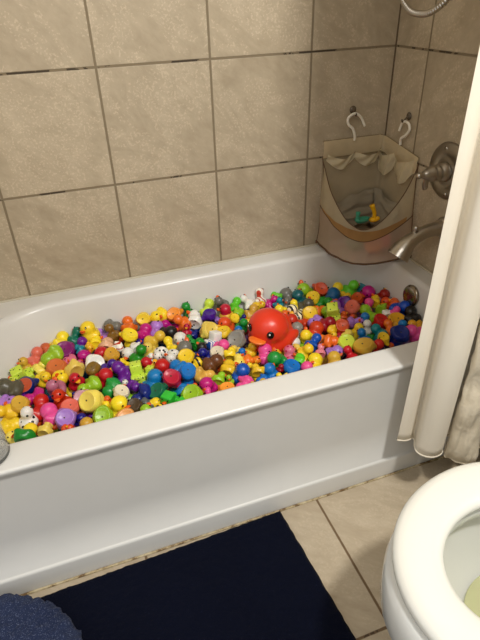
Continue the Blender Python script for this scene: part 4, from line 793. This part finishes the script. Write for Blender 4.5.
tube(bm, [(-.075, -.38, 2.0), (-.08, -.25, 1.99), (-.10, -.115, 1.945)], .010, 14); put(obj('bracket', bm, M_nickel), t)
# ---------------------------------------------------------------- mesh toy bag
def mesh_fab(name, c, alpha, rough=.6, c2=None, weave=True):
    t = NT(name); co = t.n('ShaderNodeTexCoord')
    n = t.noise(14, 4, .6, co.outputs['Object']); col = t.mix(n, c, c2 or tuple(x*.85 for x in c))
    t.set(Base_Color=col, Roughness=rough)
    w = t.n('ShaderNodeTexWave'); w.inputs['Scale'].default_value = 220; t.l(co.outputs['Object'], w.inputs['Vector'])
    if alpha < 1:
        tr = t.n('ShaderNodeBsdfTransparent'); mx = t.n('ShaderNodeMixShader')
        tl = t.n('ShaderNodeBsdfTranslucent'); t.l(col, tl.inputs['Color']); m1 = t.n('ShaderNodeMixShader'); m1.inputs[0].default_value = .3
        t.l(t.b.outputs[0], m1.inputs[1]); t.l(tl.outputs[0], m1.inputs[2])
        mx.inputs[0].default_value = alpha; t.l(tr.outputs[0], mx.inputs[1]); t.l(m1.outputs[0], mx.inputs[2]); t.l(mx.outputs[0], t.out.inputs['Surface'])
    t.bump(t.math('ADD', t.math('MULTIPLY', w.outputs['Fac'], .25), n), .5, .004)
    return t.m
M_bag_lo = mesh_fab('bag_mesh_lower', (232, 196, 172), .52, c2=(206, 190, 162))
M_bag_up = mesh_fab('bag_mesh_upper', (240, 222, 184), .6)
M_bag_back = mesh_fab('bag_mesh_back', (226, 208, 168), .42)
M_bag_band = mesh_fab('bag_band', (246, 226, 184), .86)
M_bag_tan = mesh_fab('bag_tan', (186, 140, 80), .93)
M_pipe = plain('bag_piping', (92, 66, 42), .7, bump=(200, .1))
M_vinyl = mesh_fab('bag_vinyl', (255, 242, 204), .8, .25)
bag = thing('bath_toy_bag', 'beige mesh bath toy bag hung by two white hooks in the tiled corner', 'toy bag', (-.12, -.10, .43))
XW, YW = -.006, -.006
def bagpt(s, z):
    """s 0..1 from the back wall round the front to the right wall"""
    h = (z-.425)/.345; a = .243+.008*(1-h)**2-.012*sin(pi*min(1, h)); b = .207+.040*(1-h)**1.5-.004*sin(pi*h)
    belly = 1.0+.06*sin(pi*min(1, max(0, h*1.2)))
    p = .62+.55*max(0, h)**1.1
    th = s*pi/2
    x = XW-a*cos(th)**p*(1 if s < .02 else belly); y = YW-b*sin(th)**p*(1 if s > .98 else belly)
    if s <= 0: y = YW
    if s >= 1: x = XW
    f = .0035*noise.noise((s*9, z*14, 2)); return Vector((min(x+f, XW), min(y+f, YW), z))
def sk(s): return abs((s-.56)/(.56 if s < .56 else .44))
def zopen(s): return .545+.205*sk(s)**1.9
def zline(s): return .505+.085*sk(s)**1.9
def zbot(s): return .4265+.012*abs(2*s-1)**2
NS = 48
def panel(zf0, zf1, n, s0=0, s1=1):
    bm = bmesh.new(); rows = []
    for j in range(n+1):
        r = []
        for i in range(NS+1):
            s = s0+(s1-s0)*i/NS; z = zf0(s)+(zf1(s)-zf0(s))*j/n; r.append(bagpt(s, z))
        rows.append(r)
    loft(bm, rows, closed=False); return bm
put(obj('lower_mesh', panel(zbot, zline, 10), M_bag_lo), bag)
# upper front panel: tan along the low middle of the opening, cream at the sides
put(obj('upper_mesh', panel(zline, zopen, 10), M_bag_up), bag)
def tanlo(s): return zline(s)
bm = bmesh.new(); rows = []
for j in range(5):
    r = []
    for i in range(NS+1):
        s = .06+.88*i/NS; z0 = zline(s); z1 = zopen(s); w = min(1, .034/(z1-z0))*max(.25, 1-.75*(abs(s-.56)/.44)**2); z = z0+(z1-z0)*w*j/4
        q = bagpt(s, z); n = Vector((q.x+.02, q.y+.02, 0)).normalized(); r.append(q+n*.0018)
    rows.append(r)
loft(bm, rows, closed=False); tb_ = put(obj('front_trim', bm, M_bag_tan), bag); tb_['label'] = 'tan cloth trim below the opening'
def pipe(zf, r, name='piping', off=.0015):
    bm = bmesh.new(); P = []
    for i in range(NS*2+1):
        s = i/(NS*2); q = bagpt(s, zf(s)); n = Vector((q.x+.02, q.y+.02, 0)).normalized(); P.append(q+n*off)
    P = [Vector((min(q.x, -.004), min(q.y, -.004), q.z)) for q in P]
    tube(bm, P, r, 8); return put(obj(name, bm, M_pipe), bag)
pipe(zopen, .0016); pipe(zline, .0015); pipe(zbot, .0034)
bm = bmesh.new()
rows = [[bagpt(i/NS, zbot(i/NS)) for i in range(NS+1)], [Vector((-.12, -.10, .428)).lerp(bagpt(i/NS, .43), .5) for i in range(NS+1)], [Vector((-.02-.0*i, -.02, .43)) for i in range(NS+1)]]
for r in rows[1:]:
    for v in r: v.z = .4275
loft(bm, rows, closed=False); put(obj('bag_floor', bm, M_bag_lo), bag)
# back panel, L-shaped in the corner
def backpt(s, z):   # s 0..1: left end on back wall -> corner -> right wall
    c = .02; La = .243; Lb = .207; tot_ = La+Lb; d = s*tot_
    if d < La-c: x, y = -La+d, 0
    elif d > La+c: x, y = 0, -(d-La)
    else:
        a = (d-(La-c))/(2*c); x, y = -c*(1-a)**1.6, -c*a**1.6
    w = .0018*noise.noise((s*12, z*9, 5))
    return Vector((XW+x+w, YW+y+w, z))
def ztop(s): return .806 if s < .5 else .806-.034*(s-.5)/.5
def zb1(s): return ztop(s)-.058
bm = bmesh.new(); loft(bm, [[backpt(i/NS, .43+(zb1(i/NS)-.43)*j/8) for i in range(NS+1)] for j in range(9)], closed=False); put(obj('back_mesh', bm, M_bag_back), bag)
bm = bmesh.new()
def bnd(i, j, k):
    s = i/NS; q = backpt(s, zb1(s)+.058*j/4); off = .004+.0025*sin(pi*j/4)
    nx = -1 if s > .54 else (-.7 if s > .5 else 0); ny = -1 if s < .54 else 0
    return q+Vector((nx*off*k, ny*off*k, 0))
loft(bm, [[bnd(i, j, 1) for i in range(NS+1)] for j in range(5)], closed=False); put(obj('top_band', bm, M_bag_band), bag)
bm = bmesh.new()
for fz in (lambda s: ztop(s), lambda s: zb1(s)):
    tube(bm, [backpt(i/60, fz(i/60))+Vector((-.003, -.003, 0)) for i in range(61)], .0013, 6)
put(obj('band_stitching', bm, mesh_fab('stitch', (150, 130, 96), 1)), bag)
# side edges
for s in (0, 1):
    bm = bmesh.new(); tube(bm, [bagpt(s, .43+(.755-.43)*j/20)+Vector((-.001 if s == 0 else -.002, -.002, 0)) for j in range(21)], .0016, 6); put(obj('side_piping', bm, M_pipe), bag)
# clear vinyl pocket ruffles inside the opening
bm = bmesh.new(); rows = []
for j in range(7):
    r = []
    for i in range(97):
        s = i/96; sc = abs(sin(s*pi*4)); top = .762-.016*sc; dep = .012+.020*sc
        z = top-(j/6)*(.040 if s < .55 else .075)*(.6+.4*sc)
        q = backpt(.03+.94*s, z); k = dep*(1-.45*j/6)+.004*sin(s*60+j)
        ax = Vector((-1 if s > .54 else (-.7 if s > .5 else 0), -1 if s < .54 else -.2, 0))
        r.append(q+ax*k)
    rows.append(r)
loft(bm, rows, closed=False); put(obj('vinyl_pocket', bm, M_vinyl), bag)
M_hook = plain('white_plastic', (236, 230, 214), .35, bump=(30, .02))
h1 = [(-.133, -.014, .798), (-.134, -.016, .810), (-.139, -.018, .824), (-.147, -.018, .840), (-.163, -.018, .853), (-.168, -.018, .871), (-.157, -.018, .883), (-.142, -.018, .887), (-.126, -.018, .880), (-.113, -.018, .866), (-.101, -.020, .843)]
h2 = [(-.013, -.112, .792), (-.016, -.114, .805), (-.018, -.121, .816), (-.018, -.142, .830), (-.018, -.156, .849), (-.018, -.150, .865), (-.018, -.130, .870), (-.018, -.112, .861), (-.019, -.104, .836)]
for hp in (h1, h2):
    bm = bmesh.new(); tube(bm, catmull(hp, 8), lambda q: .0048-.0006*q, 12); h = put(obj('hanging_hook', bm, M_hook), bag); h['label'] = 'white plastic hook'
M_suct = plain('smoky_plastic', (96, 84, 68), .25, bump=(30, .02))
for (c, to, lab) in (((-.0, 0, 0), 0, ''),)[:0]: pass
for hx, lab in (((-.142, -.0005, .897), 'small smoky wall hook on the back wall holding the left bag hook'), ((-.0005, -.122, .884), 'small smoky wall hook on the right wall holding the right bag hook')):
    nrm_ = Vector((0, -1, 0)) if hx[0] < -.05 else Vector((-1, 0, 0)); c = Vector(hx)
    t = thing('wall_hook', lab, 'wall hook', c, 'smoky hooks on the corner tiles')
    bm = bmesh.new(); lathe(bm, [(.012, 0), (.0125, .002), (.009, .005), (.004, .007)], axis(c, c+nrm_), 24); put(obj('suction_cup', bm, M_suct), t)
    bm = bmesh.new(); tube(bm, catmull([c+nrm_*.005, c+nrm_*.016+Vector((0, 0, -.010)), c+nrm_*.024+Vector((0, 0, -.016)), c+nrm_*.027+Vector((0, 0, -.008))], 6), .0025, 10); put(obj('peg', bm, M_suct), t)
# toys in the bag
def toy(name, label, cat, parts, c):
    t = thing(name, label, cat, c, 'bath toys inside the mesh bag')
    for nm, mat, fn in parts:
        bm = bmesh.new(); fn(bm, Vector(c)); o = put(obj(nm, bm, mat), t)
    return t
M_teal = plain('toy_teal', (60, 150, 118), .4, bump=(9, .02)); M_yel = plain('toy_yellow', (246, 186, 20), .35, bump=(9, .02)); M_gr = plain('toy_grey', (120, 108, 88), .7, bump=(9, .1))
M_pnk = plain('toy_pink', (226, 80, 84), .4, bump=(9, .02)); M_grn = plain('toy_green', (70, 130, 90), .4, bump=(9, .02)); M_or = plain('toy_orange', (220, 120, 60), .4, bump=(9, .02))
def boat_h(bm, c):
    loft(bm, [[c+Vector((a*cos(q)*1.0, b*sin(q), z)) for q in [2*pi*k/24 for k in range(24)]] for a, b, z in ((.018, .010, -.012), (.026, .014, -.006), (.030, .016, .004), (.027, .013, .004), (.02, .009, -.002))], cap0=True, cap1=True)
def boat_f(bm, c): tube(bm, catmull([c+Vector((-.018, 0, -.002)), c+Vector((-.019, 0, .012)), c+Vector((-.018, 0, .030))], 5), lambda q: .0075+.001*sin(q*9), 12)
toy('toy_boat', 'teal plastic toy boat with an upright funnel inside the mesh bag', 'bath toy', [('hull', M_teal, boat_h), ('funnel', M_teal, boat_f)], (-.138, -.120, .548))
def rat(bm, c): tube(bm, catmull([c+Vector((0, 0, -.012)), c+Vector((.001, 0, .006)), c+Vector((-.004, 0, .022)), c+Vector((-.010, 0, .034)), c+Vector((-.013, 0, .042))], 5), lambda q: .007+.0028*q**2, 14)
def ratb(bm, c): ellip(bm, c+Vector((.0, 0, -.014)), (.018, .014, .009), 3); ellip(bm, c+Vector((.012, -.004, -.010)), (.010, .009, .008), 2)
toy('toy_rattle', 'yellow plastic toy with a tall rounded stem inside the mesh bag', 'bath toy', [('base', M_yel, ratb), ('stem', M_yel, rat)], (-.088, -.118, .552))
for nm, m, c, lab in (('toy_ball', M_pnk, (-.070, -.155, .468), 'pink ball showing faintly through the lower mesh near the spout'), ('toy_ball', M_grn, (-.165, -.135, .470), 'green ball showing faintly through the lower left mesh'), ('toy_ball', M_or, (-.115, -.175, .468), 'orange ball showing faintly through the lower middle mesh'), ('toy_ball', M_gr, (-.105, -.085, .470), 'grey ball at the back of the mesh bag behind the coloured balls')):
    def f1(bm, c): ellip(bm, c, (.034, .034, .034), 3)
    def f2(bm, c): lathe(bm, [(.0345, -.003), (.0352, 0), (.0345, .003)], Matrix.Translation(c) @ Matrix.Rotation(.5, 4, 'X'), 32, False, False)
    toy(nm, lab, 'bath toy', [('shell', m, f1), ('seam', m, f2)], c)
# crumpled grey cloth behind the toys
bm = bmesh.new(); g = []
for j in range(25):
    r = []
    for i in range(31):
        s = i/30; h = j/24; q = backpt(.12+.76*s, .50+.115*h*(1-.35*abs(2*s-1)**2))
        kk = .012+.040*(1-h)+.014*noise.noise((s*6, h*5, 1)); ax = Vector((-1 if s > .5 else -.15, -1 if s < .5 else -.15, 0)); r.append(q+ax*kk+Vector((0, 0, .01*noise.noise((s*8, 3, h*3)))))
    g.append(r)
loft(bm, g, closed=False); o = obj('wash_cloth', bm, mesh_fab('grey_cloth', (158, 146, 122), 1, .9)); tag(o, 'crumpled grey-beige wash cloth behind the toys in the mesh bag', 'cloth', 'bath toys inside the mesh bag')

# ---------------------------------------------------------------- shower curtain
def curtain(name, label, path, zb, zt, mat, zv=None, crease=0, n=14):
    P = catmull(path, n); N = len(P); rows = []; J = 60
    for j in range(J+1):
        h = j/J; r = []
        for i, q in enumerate(P):
            z = zb+(zt-zb)*h+(zv(i/(N-1)) if zv else 0)*(1-h)
            amp = 1-.15*h
            y0 = -.815
            y = y0+(q.y-y0)*amp; x = q.x+.004*sin(h*5+i*.05)+.024*h
            if crease:
                d = crease*(noise.noise((x*28, y*28, z*13))+.5*noise.noise((x*60, y*60, z*34))); y += d; x += d*.5
            r.append((x, y, z))
        rows.append(r)
    bm = bmesh.new(); loft(bm, rows, closed=False)
    o = obj(name, bm, mat); s = o.modifiers.new('solid', 'SOLIDIFY'); s.thickness = .0012
    t = thing(name, label, 'curtain', (P[0].x, P[0].y, zb)); put(o, t); o.name = 'cloth_panel'
    bm = bmesh.new(); tube(bm, [Vector(v)+Vector((0, 0, .004)) for v in rows[0]], .0022, 6); put(obj('hem', bm, mat), t)
    return t, P
def cloth_mat(name, c, c2, sc, st, trans=.25):
    t = NT(name); co = t.n('ShaderNodeTexCoord'); n = t.noise(sc, 5, .6, co.outputs['Object']); w = t.noise(300, 2, .5, co.outputs['Object'])
    col = t.mix(n, c, c2); t.set(Base_Color=col, Roughness=.7, Sheen_Weight=.1)
    tl = t.n('ShaderNodeBsdfTranslucent'); t.l(col, tl.inputs['Color']); mx = t.n('ShaderNodeMixShader'); mx.inputs[0].default_value = trans
    t.l(t.b.outputs[0], mx.inputs[1]); t.l(tl.outputs[0], mx.inputs[2]); t.l(mx.outputs[0], t.out.inputs['Surface'])
    t.bump(t.math('ADD', n, t.math('MULTIPLY', w, .2)), st, .004); return t.m
M_liner = cloth_mat('liner_cream', (238, 228, 208), (243, 235, 218), 8, .12, .10)
M_curt = cloth_mat('curtain_beige', (214, 200, 172), (240, 229, 206), 34, .9, .08)
liner_path = [(-.393, -.800), (-.375, -.806), (-.355, -.803), (-.343, -.795), (-.338, -.803), (-.347, -.822), (-.350, -.842), (-.338, -.862), (-.318, -.872), (-.296, -.868), (-.284, -.850), (-.282, -.822), (-.262, -.803), (-.245, -.800), (-.235, -.822), (-.22, -.846), (-.195, -.840), (-.18, -.808), (-.15, -.800), (-.12, -.83), (-.09, -.83), (-.06, -.80), (-.03, -.82), (-.008, -.81)]
curtain('shower_curtain_liner', 'smooth cream shower curtain liner hanging in folds outside the right end of the tub', liner_path, .170, 1.965, M_liner, lambda q: .022*max(0, 1-q*5))
cp = [(-.258, -.850), (-.282, -.868), (-.272, -.892), (-.250, -.904), (-.225, -.910), (-.205, -.900), (-.192, -.880), (-.185, -.862), (-.172, -.858), (-.165, -.878), (-.150, -.905), (-.115, -.915), (-.085, -.900), (-.075, -.872), (-.055, -.860), (-.04, -.885), (-.01, -.895)]
curtain('shower_curtain', 'crinkled beige fabric shower curtain hanging in front of the cream liner', cp, .150, 1.965, M_curt, crease=.017)
t = thing('curtain_rod', 'metal shower curtain rod above the tub', 'rod', (-.76, -.815, 1.985))
bm = bmesh.new(); tube(bm, [(-1.65, -.815, 1.985), (-.8, -.815, 1.985), (-.001, -.815, 1.985)], .0125, 20); put(obj('bar', bm, M_chrome), t)
bm = bmesh.new(); lathe(bm, [(.028, 0), (.028, .006), (.015, .014)], axis((-.0005, -.815, 1.985), (-1, -.815, 1.985)), 28); put(obj('flange', bm, M_chrome), t)
# ---------------------------------------------------------------- toilet
TY = -1.295
def egg(cx, af, ab, b, z, n=72, cy=TY, p=2.0):
    """front (towards -x) semi-axis af, back ab, half width b"""
    out = []
    for k in range(n):
        a = 2*pi*k/n; ca, sa = cos(a), sin(a)
        ex = 2/p
        x = (abs(ca)**ex)*(1 if ca > 0 else -1); y = (abs(sa)**ex)*(1 if sa > 0 else -1)
        out.append(Vector((cx+.022+(ab if ca > 0 else af)*x, cy+b*y, z)))
    return out
tl = thing('toilet', 'white porcelain toilet with the seat down and lid raised, beside the bathtub', 'toilet', (-.40, TY, 0))
rings = [egg(-.42, .215, .26, .128, 0, p=2.3), egg(-.42, .215, .26, .128, .012, p=2.3), egg(-.42, .200, .25, .116, .05, p=2.2), egg(-.43, .205, .25, .118, .12), egg(-.46, .228, .26, .142, .19), egg(-.485, .258, .27, .182, .26), egg(-.495, .276, .28, .208, .325), egg(-.497, .272, .28, .214, .370), egg(-.497, .262, .28, .212, .392), egg(-.497, .256, .27, .206, .3985)]
rings += [egg(-.512, .172, .17, .142, .3985), egg(-.512, .162, .16, .132, .394), egg(-.512, .160, .16, .130, .372), egg(-.512, .164, .16, .134, .366), egg(-.512, .182, .18, .152, .360), egg(-.510, .180, .18, .150, .340), egg(-.50, .166, .17, .138, .30), egg(-.485, .150, .15, .124, .26), egg(-.47, .130, .13, .108, .222), egg(-.46, .10, .10, .08, .18), egg(-.45, .05, .05, .045, .14), egg(-.45, .02, .02, .02, .125)]
bm = bmesh.new(); loft(bm, rings, cap0=True, cap1=True); put(obj('bowl', bm, M_porc), tl)
def water_mat():
    t = NT('bowl_water'); co = t.n('ShaderNodeTexCoord'); t.set(Base_Color=(.86, .86, .50, 1), Roughness=.04, Transmission_Weight=.6, IOR=1.33)
    t.bump(t.noise(12, 3, .5, co.outputs['Object']), .1, .004); return t.m
bm = bmesh.new(); R_ = egg(-.462, .118, .118, .099, .212); bm.faces.new([bm.verts.new(v) for v in R_]); w = put(obj('bowl_water', bm, water_mat()), tl); w['label'] = 'pale yellow water in the bowl'
# seat ring: swept rounded section between the outer and inner outlines
so = lambda z, i: egg(-.497, .256-i, .215-i, .220-i, z)
si = lambda z, i: egg(-.512, .155+i, .150+i, .124+i, z)
rings = [so(.4015, .006), so(.404, .001), so(.412, 0), so(.419, .003), so(.4245, .010), so(.427, .022), si(.427, .026), si(.4245, .012), si(.419, .003), si(.412, 0), si(.404, .002), si(.4015, .008), so(.4015, .006)]
bm = bmesh.new(); loft(bm, rings); put(obj('seat', bm, M_seat), tl)
bm = bmesh.new()
for s in (-1, 1): tube(bm, [(-.285, TY+s*.075, .43), (-.265, TY+s*.075, .43)], .011, 14)
put(obj('hinge', bm, M_seat), tl)
bm = bmesh.new(); rr = [[Vector((-.262+.022*k+(v.z-.43)*.10, v.y, v.z)) for v in [Vector((0, TY+.182*sin(a)*(1), .635+.205*cos(a))) for a in [2*pi*q/60 for q in range(60)]]] for k in (0, 1)]
loft(bm, rr, cap0=True, cap1=True); put(bevel(obj('lid', bm, M_seat), .006), tl)
bm = bmesh.new(); box(bm, -.205, -.012, TY-.235, TY+.235, .385, .745); put(bevel(obj('tank', bm, M_porc), .03, 5), tl)
bm = bmesh.new(); box(bm, -.218, -.006, TY-.245, TY+.245, .7455, .782); put(bevel(obj('tank_lid', bm, M_porc), .012, 4), tl)
bm = bmesh.new(); box(bm, -.30, -.15, TY-.11, TY+.11, .16, .386); put(bevel(obj('pedestal', bm, M_porc), .03, 5), tl)
# ---------------------------------------------------------------- light and camera
def area(name, loc, to, size, power, col, sy=None):
    l = bpy.data.lights.new(name, 'AREA'); l.energy = power; l.color = col; l.size = size
    if sy: l.shape = 'RECTANGLE'; l.size_y = sy
    o = bpy.data.objects.new(name, l); COL.objects.link(o); o.location = loc
    o.rotation_euler = (Vector(to)-Vector(loc)).to_track_quat('-Z', 'Y').to_euler(); return o
area('vanity_light', (-.40, -1.68, 2.28), (-.8, -.5, .3), .20, 33, (1.0, .975, .93), .14)
area('room_glow', (-1.45, -1.5, 2.35), (-.9, -.4, .3), 1.0, 13, (1.0, .98, .95))
w = bpy.data.worlds.new('world'); bpy.context.scene.world = w; w.use_nodes = True
w.node_tree.nodes['Background'].inputs[0].default_value = (.97, .98, 1.0, 1); w.node_tree.nodes['Background'].inputs[1].default_value = .66
cam = bpy.data.cameras.new('camera'); co = bpy.data.objects.new('camera', cam); COL.objects.link(co)
co.location = (-1.1060, -1.6139, 1.2484)
CR = Matrix.Rotation(-.3398, 3, 'Z') @ Matrix.Rotation(.0301, 3, 'Y') @ Matrix.Rotation(.9983, 3, 'X')
co.rotation_euler = CR.to_euler()
cam.sensor_fit = 'VERTICAL'; cam.sensor_height = 24; cam.lens = 24*511.99/640; cam.clip_start = .02
bpy.context.scene.camera = co
vs = bpy.context.scene.view_settings; vs.view_transform = 'Standard'; vs.look = 'None'; vs.exposure = -.10
